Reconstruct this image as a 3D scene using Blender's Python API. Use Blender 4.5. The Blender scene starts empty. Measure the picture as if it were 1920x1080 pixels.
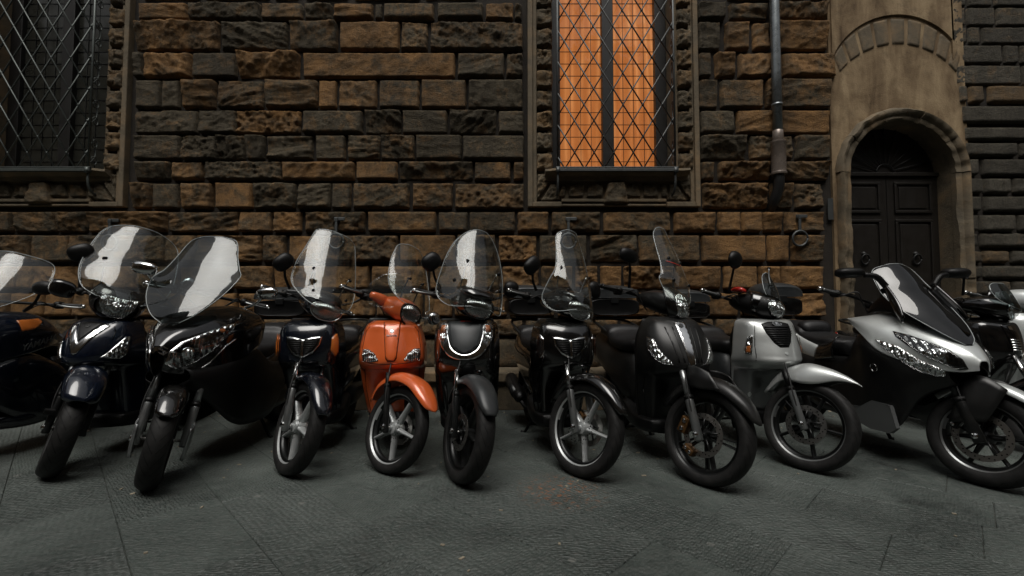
import bpy, bmesh, math, random
from mathutils import Vector, Matrix, noise
from mathutils.bvhtree import BVHTree
from mathutils.geometry import tessellate_polygon
R = math.radians
random.seed(7)
scene = bpy.context.scene
COL = scene.collection

# ------------------------------------------------------------------ camera
CAM_H = 1.02; PITCH = R(2.55); FPX = 853.0
cam_d = bpy.data.cameras.new('camera'); cam = bpy.data.objects.new('camera', cam_d); COL.objects.link(cam)
cam_d.sensor_width = 36.0; cam_d.lens = FPX/1920*36.0; cam_d.clip_start = 0.05; cam_d.clip_end = 400
cam.location = (0, 0, CAM_H); cam.rotation_euler = (math.pi/2+PITCH, 0, 0)
scene.camera = cam

# ------------------------------------------------------------------ sky, sun, exposure
SUN_EL, SUN_AZ = R(66), R(190)          # overcast light from above the street, behind the viewer
world = bpy.data.worlds.new('World'); scene.world = world; world.use_nodes = True
wn = world.node_tree; wn.nodes.clear()
sky = wn.nodes.new('ShaderNodeTexSky'); sky.sky_type = 'NISHITA'; sky.sun_disc = False
sky.sun_elevation = SUN_EL; sky.sun_rotation = SUN_AZ; sky.air_density = 1.0; sky.dust_density = 4.0; sky.ozone_density = 1.0
hs = wn.nodes.new('ShaderNodeHueSaturation'); hs.inputs['Saturation'].default_value = 0.12
bg = wn.nodes.new('ShaderNodeBackground'); bg.inputs['Strength'].default_value = 0.05
wo = wn.nodes.new('ShaderNodeOutputWorld')
wn.links.new(sky.outputs[0], hs.inputs['Color']); wn.links.new(hs.outputs[0], bg.inputs[0]); wn.links.new(bg.outputs[0], wo.inputs[0])
sun_d = bpy.data.lights.new('sun', 'SUN'); sun_d.energy = 1.5; sun_d.angle = R(42); sun_d.color = (1.0, 0.96, 0.90)
sun = bpy.data.objects.new('sun', sun_d); COL.objects.link(sun)
sd = Vector((math.sin(SUN_AZ)*math.cos(SUN_EL), math.cos(SUN_AZ)*math.cos(SUN_EL), math.sin(SUN_EL)))   # towards the sun
sun.rotation_euler = sd.to_track_quat('Z', 'Y').to_euler(); sun.location = (0, -2, 20)
vs = scene.view_settings; vs.view_transform = 'Standard'; vs.look = 'None'; vs.gamma = 1.0; vs.use_curve_mapping = False
vs.exposure = 0.65

# ------------------------------------------------------------------ helpers
def at(px, py, Y):
    """photo pixel -> (x, z) on the vertical plane y=Y (used to measure the place)"""
    u = (px-960)/FPX; v = -(py-540)/FPX
    dy = math.cos(PITCH)-v*math.sin(PITCH); dz = math.sin(PITCH)+v*math.cos(PITCH)
    t = Y/dy
    return t*u, CAM_H+t*dz
def tag(o, label=None, cat=None, group=None, kind=None):
    if label: o['label'] = label
    if cat: o['category'] = cat
    if group: o['group'] = group
    if kind: o['kind'] = kind
    return o
def empty(name, loc=(0, 0, 0), parent=None):
    o = bpy.data.objects.new(name, None); COL.objects.link(o); o.location = loc; o.empty_display_size = 0.1
    if parent: o.parent = parent
    return o
def obj(name, geo, m, parent=None, M=None, smooth=True, solid=0, bevel=0, sub=0, offset=-1, auto=None, uv=None):
    """link ONE mesh object from (verts, faces)"""
    if isinstance(geo, bpy.types.Mesh): me = geo
    else:
        me = bpy.data.meshes.new(name); me.from_pydata([tuple(v) for v in geo[0]], [], geo[1]); me.update()
        if m is not None: me.materials.append(m)
        if smooth: me.polygons.foreach_set('use_smooth', [True]*len(me.polygons))
        if auto:
            me.set_sharp_from_angle(angle=R(auto))
        if uv is not None:
            l = me.uv_layers.new(name='UVMap')
            for lp in me.loops: l.data[lp.index].uv = uv[lp.vertex_index]
    o = bpy.data.objects.new(name, me); COL.objects.link(o)
    if parent: o.parent = parent
    if M is not None: o.matrix_local = M
    if solid:
        s = o.modifiers.new('s', 'SOLIDIFY'); s.thickness = solid; s.offset = offset
    if bevel:
        b = o.modifiers.new('b', 'BEVEL'); b.width = bevel; b.segments = 2; b.limit_method = 'ANGLE'; b.angle_limit = R(40); b.harden_normals = False
    if sub:
        b = o.modifiers.new('u', 'SUBSURF'); b.levels = sub; b.render_levels = sub
    return o
def join(*gs):
    V = []; F = []
    for v, f in gs:
        n = len(V); V += list(v); F += [tuple(i+n for i in q) for q in f]
    return V, F
def box(x0, x1, y0, y1, z0, z1):
    v = [(x0,y0,z0),(x1,y0,z0),(x1,y1,z0),(x0,y1,z0),(x0,y0,z1),(x1,y0,z1),(x1,y1,z1),(x0,y1,z1)]
    return v, [(0,3,2,1),(4,5,6,7),(0,1,5,4),(1,2,6,5),(2,3,7,6),(3,0,4,7)]
def xf(g, M): return [M @ Vector(v) for v in g[0]], g[1]
def flip(g): return g[0], [tuple(reversed(f)) for f in g[1]]
def crom(P, n, closed=False):
    """Catmull-Rom resample of a point list to n points"""
    P = [Vector(p) for p in P]; m = len(P); out = []
    segs = m if closed else m-1
    for i in range(n):
        t = i/(n if closed else n-1)*segs; k = min(int(t), segs-1); t -= k
        if closed: a, b, c, d = P[(k-1) % m], P[k], P[(k+1) % m], P[(k+2) % m]
        else: a, b, c, d = P[max(k-1, 0)], P[k], P[k+1], P[min(k+2, m-1)]
        if not closed and k == 0: a = b*2-c
        if not closed and k == m-2: d = c*2-b
        out.append(0.5*((2*b)+(c-a)*t+(2*a-5*b+4*c-d)*t*t+(3*b-a-3*c+d)*t*t*t))
    return out
def surf(rows, nu, nv, closed=False):
    """control rows -> dense grid (verts, faces); nu along a row, nv across rows"""
    A = [crom(r, nu, closed) for r in rows]
    B = [crom([A[i][j] for i in range(len(A))], nv) for j in range(nu)]
    V = [B[j][i] for i in range(nv) for j in range(nu)]; F = []
    for i in range(nv-1):
        for j in range(nu if closed else nu-1):
            k = (j+1) % nu
            F.append((i*nu+j, i*nu+k, (i+1)*nu+k, (i+1)*nu+j))
    return V, F
def sym(rows):
    """half rows (x>=0, centre first) -> full rows from -x to +x"""
    out = []
    for r in rows:
        h = [Vector(p) for p in r]
        out.append([Vector((-p.x, p.y, p.z)) for p in reversed(h[1:])]+h)
    return out
def frames(path):
    P = [Vector(p) for p in path]; T = []
    for i in range(len(P)):
        T.append((P[min(i+1, len(P)-1)]-P[max(i-1, 0)]).normalized())
    n = T[0].orthogonal().normalized(); out = []
    for i, t in enumerate(T):
        n = (n-t*n.dot(t)).normalized(); out.append((P[i], n, t.cross(n)))
    return out
def tube(path, r, seg=10, n=None, cap=True):
    """round bar along a path; r number or list of radii"""
    m = len(path)
    if n:
        rr = [(x, 0, 0) for x in r] if isinstance(r, (list, tuple)) else None
        path = crom(path, n)
        if rr: r = [p.x for p in crom(rr, n)]
        m = n
    if not isinstance(r, (list, tuple)): r = [r]*m
    V = []; F = []
    for (p, a, b), q in zip(frames(path), r):
        for k in range(seg):
            t = 2*math.pi*k/seg; V.append(p+a*(math.cos(t)*q)+b*(math.sin(t)*q))
    for i in range(m-1):
        for k in range(seg):
            F.append((i*seg+k, i*seg+(k+1) % seg, (i+1)*seg+(k+1) % seg, (i+1)*seg+k))
    if cap: F.append(tuple(range(seg-1, -1, -1))); F.append(tuple((m-1)*seg+k for k in range(seg)))
    return V, F
def lathe(prof, seg, axis='X', ang=2*math.pi):
    """profile [(axial, radius)] revolved about the axis"""
    V = []; F = []; m = len(prof); full = abs(ang-2*math.pi) < 1e-6; ns = seg if full else seg+1
    for i in range(ns):
        t = ang*i/seg
        for a, r in prof:
            c, s = math.cos(t)*r, math.sin(t)*r
            V.append((a, c, s) if axis == 'X' else ((c, a, s) if axis == 'Y' else (c, s, a)))
    for i in range(seg):
        for j in range(m-1):
            k = (i+1) % ns
            F.append((i*m+j, i*m+j+1, k*m+j+1, k*m+j))
    return V, F
def ring_loft(secs, seg=20, n=None, cap=True):
    """secs: (y, x_c, z_c, half_w, up, down, power) super-ellipse rings along y"""
    if n:
        A = crom([(s[0], s[1], s[2]) for s in secs], n); B = crom([(s[3], s[4], s[5]) for s in secs], n); C = crom([(s[6], 0, 0) for s in secs], n)
        secs = [(a.x, a.y, a.z, max(b.x, 1e-3), max(b.y, 1e-3), max(b.z, 1e-3), max(c.x, 1.2)) for a, b, c in zip(A, B, C)]
    V = []; F = []
    for (y, xc, zc, w, u, d, p) in secs:
        for k in range(seg):
            t = 2*math.pi*k/seg; c, s = math.cos(t), math.sin(t)
            x = math.copysign(abs(c)**(2/p), c)*w; z = math.copysign(abs(s)**(2/p), s)*(u if s > 0 else d)
            V.append((xc+x, y, zc+z))
    m = len(secs)
    for i in range(m-1):
        for k in range(seg):
            F.append((i*seg+k, (i+1)*seg+k, (i+1)*seg+(k+1) % seg, i*seg+(k+1) % seg))
    if cap: F.append(tuple(range(seg))); F.append(tuple((m-1)*seg+k for k in range(seg-1, -1, -1)))
    return V, F
def prism(poly, d, thick, o=(0, 0, 0), u=(1, 0, 0), v=(0, 0, 1)):
    """flat polygon in the u,v frame at o extruded along d"""
    o, u, v, d = Vector(o), Vector(u), Vector(v), Vector(d).normalized()*thick
    P = [o+u*a+v*b for a, b in poly]; n = len(P)
    tris = tessellate_polygon([P])
    V = P+[p+d for p in P]
    F = [tuple(t) for t in tris]+[tuple(i+n for i in reversed(t)) for t in tris]
    F += [(i, (i+1) % n, (i+1) % n+n, i+n) for i in range(n)]
    return V, F
def bvh(g):
    return BVHTree.FromPolygons([Vector(v) for v in g[0]], g[1])
def patch(poly, tree, off, o=(0, -1, 0), u=(1, 0, 0), v=(0, 0, 1), d=(0, 1, 0), res=0.012, smooth_n=0):
    """closed outline in the u,v frame, cast along d on a shell: a thin skin following that shell, off proud of it"""
    o, u, v, d = Vector(o), Vector(u), Vector(v), Vector(d).normalized()
    if smooth_n: poly = [(p.x, p.y) for p in crom([(a, b, 0) for a, b in poly], smooth_n, True)]
    bm = bmesh.new(); vs_ = [bm.verts.new((a, b, 0)) for a, b in poly]
    es = [bm.edges.new((vs_[i], vs_[(i+1) % len(vs_)])) for i in range(len(vs_))]
    bmesh.ops.triangle_fill(bm, edges=es, use_beauty=True)
    for _ in range(4):
        long = [e for e in bm.edges if e.calc_length() > res*1.6]
        if not long: break
        bmesh.ops.subdivide_edges(bm, edges=long, cuts=1); bmesh.ops.triangulate(bm, faces=bm.faces[:])
        bmesh.ops.beautify_fill(bm, faces=bm.faces[:], edges=[e for e in bm.edges if not e.is_boundary])
    bm.verts.ensure_lookup_table(); bm.verts.index_update()
    V = []; last = None
    for w in bm.verts:
        p = o+u*w.co.x+v*w.co.y
        h = tree.ray_cast(p, d)
        if h[0] is None:
            h = tree.find_nearest(p+d*(last if last else 1.0))
            q, nn = h[0], h[1]
        else:
            q, nn = h[0], h[1]; last = h[3]
        if nn.dot(d) > 0: nn = -nn
        V.append(q+nn*off)
    F = [tuple(x.index for x in f.verts) for f in bm.faces]
    bm.free()
    # orient outward
    if F:
        a, b, c = (V[i] for i in F[0][:3])
        if (b-a).cross(c-a).dot(d) > 0: F = [tuple(reversed(f)) for f in F]
    return V, F
def text_geo(s, size, ext=0.001, bold=0.0, shear=0.0):
    """letters as mesh, lying in x,y, centred"""
    c = bpy.data.curves.new('t', 'FONT'); c.body = s; c.size = size; c.extrude = ext; c.offset = bold; c.shear = shear; c.align_x = 'CENTER'; c.align_y = 'CENTER'; c.resolution_u = 3
    o = bpy.data.objects.new('t', c); COL.objects.link(o)
    dg = bpy.context.evaluated_depsgraph_get(); me = bpy.data.meshes.new_from_object(o.evaluated_get(dg))
    g = [v.co.copy() for v in me.vertices], [tuple(p.vertices) for p in me.polygons]
    bpy.data.objects.remove(o); bpy.data.curves.remove(c); bpy.data.meshes.remove(me)
    return g
def fbm(p, oct=4, h=0.9, lac=2.1): return noise.fractal(p, h, lac, oct)

# ------------------------------------------------------------------ materials
class N:
    """small node-tree writer"""
    def __init__(s, name):
        s.m = bpy.data.materials.new(name); s.m.use_nodes = True; s.t = s.m.node_tree; s.t.nodes.clear()
        s.out = s.t.nodes.new('ShaderNodeOutputMaterial')
    def n(s, ty, **kw):
        x = s.t.nodes.new(ty)
        for k, v in kw.items():
            if k.startswith('i_'):
                k2 = k[2:].replace('_', ' ')
                x.inputs[k2].default_value = v
            else: setattr(x, k, v)
        return x
    def l(s, a, b): s.t.links.new(a, b)
    def ramp(s, fac, stops, interp='LINEAR'):
        r = s.t.nodes.new('ShaderNodeValToRGB'); r.color_ramp.interpolation = interp
        e = r.color_ramp.elements
        while len(e) < len(stops): e.new(0.5)
        for q, (p, c) in zip(e, stops): q.position = p; q.color = c if len(c) == 4 else (*c, 1)
        s.l(fac, r.inputs[0]); return r.outputs[0]
    def noise(s, vec, scale, detail=4, rough=0.55, dist=0):
        x = s.n('ShaderNodeTexNoise'); x.inputs['Scale'].default_value = scale; x.inputs['Detail'].default_value = detail; x.inputs['Roughness'].default_value = rough; x.inputs['Distortion'].default_value = dist
        if vec: s.l(vec, x.inputs['Vector'])
        return x.outputs[0]
    def math(s, op, a, b=None, c=None, clamp=False):
        x = s.n('ShaderNodeMath', operation=op, use_clamp=clamp)
        for i, q in enumerate((a, b, c)):
            if q is None: continue
            if isinstance(q, (int, float)): x.inputs[i].default_value = q
            else: s.l(q, x.inputs[i])
        return x.outputs[0]
    def mix(s, fac, a, b, blend='MIX'):
        x = s.n('ShaderNodeMix', data_type='RGBA', blend_type=blend)
        for i, q in ((0, fac), (6, a), (7, b)):
            if isinstance(q, (int, float)): x.inputs[i].default_value = q
            elif isinstance(q, tuple): x.inputs[i].default_value = q if len(q) == 4 else (*q, 1)
            else: s.l(q, x.inputs[i])
        return x.outputs[2]
    def bump(s, h, strength=0.5, dist=0.01, nrm=None):
        x = s.n('ShaderNodeBump'); x.inputs['Strength'].default_value = strength; x.inputs['Distance'].default_value = dist
        s.l(h, x.inputs['Height'])
        if nrm: s.l(nrm, x.inputs['Normal'])
        return x.outputs[0]
    def bsdf(s, col=None, rough=None, nrm=None, **kw):
        b = s.t.nodes.new('ShaderNodeBsdfPrincipled')
        if isinstance(col, tuple): b.inputs['Base Color'].default_value = (*col, 1)
        elif col is not None: s.l(col, b.inputs['Base Color'])
        if isinstance(rough, (int, float)): b.inputs['Roughness'].default_value = rough
        elif rough is not None: s.l(rough, b.inputs['Roughness'])
        if nrm: s.l(nrm, b.inputs['Normal'])
        for k, v in kw.items(): b.inputs[k.replace('_', ' ')].default_value = v
        s.l(b.outputs[0], s.out.inputs[0]); return b
def paint(name, col, rough=0.25, metal=0.0, coat=1.0, flake=0.0, dirt=0.35, spec=0.5):
    """vehicle paint with a clear coat, thin dust and faint wear"""
    w = N(name); tc = w.n('ShaderNodeTexCoord').outputs['Object']
    d1 = w.noise(tc, 9, 5, 0.6); d2 = w.noise(tc, 55, 3, 0.6)
    dust = w.math('MULTIPLY', w.math('MULTIPLY', w.ramp(d1, [(0.42, (0, 0, 0)), (0.75, (1, 1, 1))]), d2), dirt)
    c = w.mix(dust, tuple(col), (0.16, 0.15, 0.13))
    rg = w.math('ADD', w.math('MULTIPLY', dust, 0.5), rough)
    b = w.bsdf(c, rg, None, Metallic=metal, Coat_Weight=coat, Coat_Roughness=0.035)
    b.inputs['Specular IOR Level'].default_value = spec
    cr = w.math('ADD', w.math('MULTIPLY', dust, 0.35), 0.03); w.l(cr, b.inputs['Coat Roughness'])
    wav = w.noise(tc, 14, 2, 0.4); w.l(w.bump(wav, 0.06, 0.01), b.inputs['Coat Normal'])
    return w.m
def plain(name, col, rough, metal=0.0, bump=0.0, bscale=300, var=0.25, spec=0.5):
    w = N(name); tc = w.n('ShaderNodeTexCoord').outputs['Object']
    n1 = w.noise(tc, 12, 4)
    c = w.mix(w.math('MULTIPLY', w.ramp(n1, [(0.35, (0, 0, 0)), (0.7, (1, 1, 1))]), var), tuple(col), tuple(min(1, x*1.6+(0.02 if max(col) > 0.03 else 0.008)) for x in col))
    rg = w.math('ADD', w.math('MULTIPLY', n1, 0.2), rough-0.1)
    nr = w.bump(w.noise(tc, bscale, 2), bump, 0.002) if bump else None
    b = w.bsdf(c, rg, nr, Metallic=metal); b.inputs['Specular IOR Level'].default_value = spec
    return w.m
def clear(name, tint=(0.93, 0.95, 0.95), ior=1.5, rough=0.02, scr=0.5):
    """thin clear or smoked plastic: see-through with a Fresnel reflection, light haze of scratches"""
    w = N(name); tc = w.n('ShaderNodeTexCoord').outputs['Object']
    tr = w.n('ShaderNodeBsdfTransparent'); tr.inputs[0].default_value = (*tint, 1)
    gl = w.n('ShaderNodeBsdfAnisotropic') if False else w.n('ShaderNodeBsdfGlossy'); gl.inputs['Roughness'].default_value = rough; gl.inputs['Color'].default_value = (1, 1, 1, 1)
    nr = w.bump(w.noise(tc, 3.2, 2, 0.4), 0.35, 0.04); w.l(nr, gl.inputs['Normal'])
    gm = w.n('ShaderNodeNewGeometry'); dt = w.n('ShaderNodeVectorMath', operation='DOT_PRODUCT'); w.l(gm.outputs['Incoming'], dt.inputs[0]); w.l(gm.outputs['Normal'], dt.inputs[1])
    f0 = ((ior-1)/(ior+1))**2; c5 = w.math('POWER', w.math('SUBTRACT', 1.0, w.math('ABSOLUTE', dt.outputs['Value']), clamp=True), 4.6)
    fr = w.math('ADD', w.math('MULTIPLY', c5, 1-f0), f0)       # Schlick reflection, same from both faces of the sheet
    mx = w.n('ShaderNodeMixShader'); w.l(fr, mx.inputs[0]); w.l(tr.outputs[0], mx.inputs[1]); w.l(gl.outputs[0], mx.inputs[2])
    df = w.n('ShaderNodeBsdfDiffuse'); df.inputs[0].default_value = (0.5, 0.52, 0.52, 1)
    hz = w.math('MULTIPLY', w.ramp(w.noise(tc, 5, 3, 0.5), [(0.35, (0, 0, 0)), (0.8, (1, 1, 1))]), 0.07*scr)
    m2 = w.n('ShaderNodeMixShader'); w.l(hz, m2.inputs[0]); w.l(mx.outputs[0], m2.inputs[1]); w.l(df.outputs[0], m2.inputs[2])
    w.l(m2.outputs[0], w.out.inputs[0]); return w.m
# ================================================================== the setting
WY = 5.0          # joint plane of the stone wall
# ---- stone material: grey-brown pietra forte with ochre patches; 'warm' per stone
def stone_mat(name, g1, g2, o1, o2, bias=0.0):
    w = N(name); geo = w.n('ShaderNodeNewGeometry').outputs['Position']
    warm = w.n('ShaderNodeAttribute', attribute_type='OBJECT', attribute_name='warm').outputs['Fac']
    rnd = w.n('ShaderNodeObjectInfo').outputs['Random']
    off = w.n('ShaderNodeCombineXYZ'); w.l(w.math('MULTIPLY', rnd, 37.0), off.inputs[0]); w.l(w.math('MULTIPLY', rnd, 11.0), off.inputs[2])
    va = w.n('ShaderNodeVectorMath', operation='ADD'); w.l(geo, va.inputs[0]); w.l(off.outputs[0], va.inputs[1]); p = va.outputs[0]
    n1 = w.noise(p, 6.5, 6, 0.65, 0.6); n2 = w.noise(p, 38, 5, 0.65); n3 = w.noise(p, 150, 3, 0.6)
    grey = w.mix(w.ramp(n2, [(0.3, (0, 0, 0)), (0.7, (1, 1, 1))]), g1, g2)
    grey = w.mix(w.math('MULTIPLY', rnd, 0.45), grey, tuple(x*0.55 for x in g1))
    och = w.mix(w.ramp(n3, [(0.35, (0, 0, 0)), (0.7, (1, 1, 1))]), o1, o2)
    k = w.math('ADD', w.math('ADD', w.math('MULTIPLY', n1, 1.0), w.math('MULTIPLY', n2, 0.35)), w.math('SUBTRACT', w.math('MULTIPLY', warm, 0.42), 0.72-bias))
    fac = w.ramp(k, [(0.10, (0, 0, 0)), (0.44, (1, 1, 1))])
    c = w.mix(w.math('MULTIPLY', fac, 0.92), grey, och)
    lich = w.ramp(w.noise(p, 75, 4, 0.7), [(0.66, (0, 0, 0)), (0.74, (1, 1, 1))])
    c = w.mix(w.math('MULTIPLY', lich, 0.25), c, (0.40, 0.37, 0.28))
    ms = w.n('ShaderNodeMapping'); ms.inputs['Scale'].default_value = (1, 1, 0.12); w.l(geo, ms.inputs['Vector'])
    so_ = w.ramp(w.noise(ms.outputs[0], 3.2, 6, 0.65, 0.3), [(0.42, (0, 0, 0)), (0.72, (1, 1, 1))])
    c = w.mix(w.math('MULTIPLY', so_, 0.62), c, tuple(x*0.42 for x in g1))
    h = w.math('ADD', w.math('MULTIPLY', n2, 0.6), w.math('MULTIPLY', n3, 0.35))
    pits = w.n('ShaderNodeTexVoronoi'); pits.inputs['Scale'].default_value = 70; w.l(p, pits.inputs['Vector'])
    h = w.math('ADD', h, w.math('MULTIPLY', pits.outputs['Distance'], 0.4))
    mc = w.n('ShaderNodeMapping'); mc.inputs['Scale'].default_value = (1, 1, 2.6); mc.inputs['Rotation'].default_value = (0, R(25), 0); w.l(p, mc.inputs['Vector'])
    chis = w.noise(mc.outputs[0], 26, 6, 0.75, 0.4)
    h = w.math('ADD', h, w.math('MULTIPLY', w.math('ABSOLUTE', w.math('SUBTRACT', chis, 0.5)), 2.4))
    c = w.mix(w.ramp(chis, [(0.28, (0.5, 0.5, 0.5)), (0.42, (0, 0, 0))]), c, tuple(x*0.4 for x in g1))
    w.bsdf(c, 0.86, w.bump(h, 1.0, 0.034), Specular_IOR_Level=0.3)
    return w.m
M_STONE = stone_mat('stone', (0.090, 0.073, 0.048), (0.185, 0.150, 0.095), (0.30, 0.155, 0.055), (0.56, 0.305, 0.115), 0.04)
M_QUOIN = stone_mat('quoin_stone', (0.15, 0.12, 0.08), (0.29, 0.24, 0.16), (0.38, 0.21, 0.08), (0.52, 0.32, 0.14))
M_ASHLAR = stone_mat('ashlar_stone', (0.085, 0.075, 0.058), (0.18, 0.16, 0.12), (0.26, 0.16, 0.075), (0.36, 0.23, 0.11), -0.02)
def mortar():
    w = N('mortar'); p = w.n('ShaderNodeNewGeometry').outputs['Position']
    n = w.noise(p, 8, 6, 0.65); c = w.ramp(n, [(0.3, (0.010, 0.008, 0.006)), (0.7, (0.028, 0.021, 0.014))])
    w.bsdf(c, 0.95, w.bump(w.noise(p, 90, 4), 0.7, 0.01)); return w.m
M_MORTAR = mortar()
def trim_mat():
    w = N('dressed_stone'); p = w.n('ShaderNodeNewGeometry').outputs['Position']
    n = w.noise(p, 3.2, 6, 0.65, 0.5); n2 = w.noise(p, 60, 4, 0.6)
    c = w.ramp(n, [(0.28, (0.075, 0.062, 0.042)), (0.5, (0.16, 0.125, 0.08)), (0.72, (0.27, 0.18, 0.095))])
    c = w.mix(w.math('MULTIPLY', n2, 0.5), c, (0.055, 0.05, 0.04), 'MIX')
    w.bsdf(c, 0.8, w.bump(w.math('ADD', n2, w.math('MULTIPLY', n, 2.0)), 0.5, 0.01), Specular_IOR_Level=0.3); return w.m
M_TRIM = trim_mat()
def plaster_mat():
    w = N('stained_plaster'); p = w.n('ShaderNodeNewGeometry').outputs['Position']
    mp = w.n('ShaderNodeMapping'); mp.inputs['Scale'].default_value = (1, 1, 0.22); w.l(p, mp.inputs['Vector'])
    st = w.noise(mp.outputs[0], 5.5, 5, 0.6, 0.4); n = w.noise(p, 2.2, 6, 0.7, 0.5); n3 = w.noise(p, 70, 4, 0.6)
    c = w.ramp(w.math('ADD', w.math('MULTIPLY', st, 0.65), w.math('MULTIPLY', n, 0.4)), [(0.38, (0.085, 0.055, 0.03)), (0.5, (0.20, 0.14, 0.08)), (0.64, (0.33, 0.245, 0.145))])
    c = w.mix(w.ramp(w.noise(p, 9, 6, 0.75), [(0.55, (0, 0, 0)), (0.75, (0.5, 0.5, 0.5))]), c, (0.06, 0.048, 0.034))
    w.bsdf(c, 0.9, w.bump(w.math('ADD', w.math('MULTIPLY', n3, 0.4), n), 0.6, 0.015), Specular_IOR_Level=0.25); return w.m
M_PLASTER = plaster_mat()
M_IRON = plain('wrought_iron', (0.075, 0.08, 0.08), 0.5, 0.6, 0.4, 120)
M_IRON2 = plain('weathered_iron', (0.075, 0.085, 0.08), 0.5, 0.5, 0.4, 120)
M_DARKWOOD = plain('dark_wood', (0.010, 0.008, 0.006), 0.45, 0.0, 0.5, 60)
M_BLACKWOOD = plain('window_timber', (0.006, 0.005, 0.004), 0.5, 0.0, 0.3, 60)
M_LEAD = plain('lead_came', (0.02, 0.02, 0.02), 0.5, 0.6)

# ---- paving: slabs laid at 45 degrees in rows 0.41 m wide
def paving_mat():
    w = N('paving_stone'); p = w.n('ShaderNodeNewGeometry').outputs['Position']
    rnd = w.n('ShaderNodeObjectInfo').outputs['Random']
    dirv = w.n('ShaderNodeAttribute', attribute_type='OBJECT', attribute_name='tool').outputs['Fac']
    rot = w.n('ShaderNodeVectorRotate', rotation_type='Z_AXIS'); w.l(p, rot.inputs['Vector']); w.l(dirv, rot.inputs['Angle'])
    mp = w.n('ShaderNodeMapping'); mp.inputs['Scale'].default_value = (1, 0.55, 1); w.l(rot.outputs[0], mp.inputs['Vector'])
    vor = w.n('ShaderNodeTexVoronoi'); vor.feature = 'SMOOTH_F1'; vor.inputs['Scale'].default_value = 72; vor.inputs['Randomness'].default_value = 0.55; w.l(mp.outputs[0], vor.inputs['Vector'])
    n1 = w.noise(p, 1.1, 9, 0.68, 0.4); n2 = w.noise(p, 24, 5, 0.65); n3 = w.noise(p, 7, 5, 0.6, 0.8)
    c = w.ramp(n1, [(0.32, (0.026, 0.034, 0.031)), (0.5, (0.070, 0.085, 0.077)), (0.70, (0.128, 0.148, 0.136))])
    c = w.mix(w.math('MULTIPLY', rnd, 0.18), c, (0.038, 0.044, 0.042))
    c = w.mix(w.math('MULTIPLY', w.ramp(n2, [(0.4, (0, 0, 0)), (0.7, (1, 1, 1))]), 0.35), c, (0.12, 0.12, 0.112))
    worn = w.ramp(n3, [(0.62, (1, 1, 1)), (0.72, (0.15, 0.15, 0.15))])
    h = w.math('MULTIPLY', vor.outputs['Distance'], w.math('MULTIPLY', worn, w.math('ADD', w.math('MULTIPLY', rnd, 0.7), 0.3)))
    h = w.math('ADD', w.math('MULTIPLY', h, 1.0), w.math('MULTIPLY', n2, 0.35))
    # thin spill of rust-red paint on the joint in front of the middle scooters
    d = w.n('ShaderNodeVectorMath', operation='DISTANCE'); w.l(p, d.inputs[0]); d.inputs[1].default_value = (0.27, 2.58, 0)
    mask = w.math('MULTIPLY', w.ramp(d.outputs['Value'], [(0.05, (1, 1, 1)), (0.30, (0, 0, 0))]), w.ramp(w.noise(p, 34, 5, 0.75), [(0.54, (0, 0, 0)), (0.60, (1, 1, 1))]))
    c = w.mix(w.math('MULTIPLY', mask, 0.8), c, (0.33, 0.11, 0.03))
    oil = w.math('MULTIPLY', w.ramp(w.noise(p, 2.3, 5, 0.6, 0.6), [(0.60, (0, 0, 0)), (0.70, (1, 1, 1))]), 0.6)
    c = w.mix(oil, c, (0.022, 0.024, 0.023))
    gum = w.n('ShaderNodeTexVoronoi'); gum.inputs['Scale'].default_value = 3.1; w.l(p, gum.inputs['Vector'])
    c = w.mix(w.math('MULTIPLY', w.math('LESS_THAN', gum.outputs['Distance'], 0.055), 0.55), c, (0.20, 0.20, 0.185))
    rg = w.math('SUBTRACT', w.math('ADD', w.math('MULTIPLY', n2, 0.35), 0.36), w.math('MULTIPLY', oil, 0.2))
    w.bsdf(c, rg, w.bump(h, 1.0, 0.022), Specular_IOR_Level=0.5); return w.m
M_PAVE = paving_mat()
def grit_mat():
    w = N('joint_grit'); p = w.n('ShaderNodeNewGeometry').outputs['Position']
    c = w.ramp(w.noise(p, 40, 4), [(0.3, (0.05, 0.055, 0.05)), (0.7, (0.15, 0.15, 0.13))]); w.bsdf(c, 0.95, w.bump(w.noise(p, 120, 3), 0.5, 0.005)); return w.m
M_GRIT = grit_mat()
ground = tag(obj('ground', ([(-60, -60, -0.012), (60, -60, -0.012), (60, 60, -0.012), (-60, 60, -0.012)], [(0, 1, 2, 3)]), M_GRIT), kind='structure')
street = tag(obj('street_paving', ([(-30, -3.2, -0.006), (30, -3.2, -0.006), (30, 4.9, -0.006), (-30, 4.9, -0.006)], [(0, 1, 2, 3)]), M_GRIT), kind='structure')
def slab_geo(L, W, ch=0.006):
    V = []; 
    for (z, i) in ((-0.03, 0), (-ch, 0), (0.0, ch)):
        V += [(-L/2+i, -W/2+i, z), (L/2-i, -W/2+i, z), (L/2-i, W/2-i, z), (-L/2+i, W/2-i, z)]
    F = [(8, 9, 10, 11)]
    for a in (0, 4):
        for k in range(4): F.append((a+k, a+(k+1) % 4, a+4+(k+1) % 4, a+4+k))
    return V, F
known = {-1: [-2.58], 0: [-2.13], 1: [-1.68], 3: [-1.0], 4: [-0.57]}
rs = random.Random(3); nslab = 0; far = []
S2 = math.sqrt(0.5); ROW = 0.41
slabs = []
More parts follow.
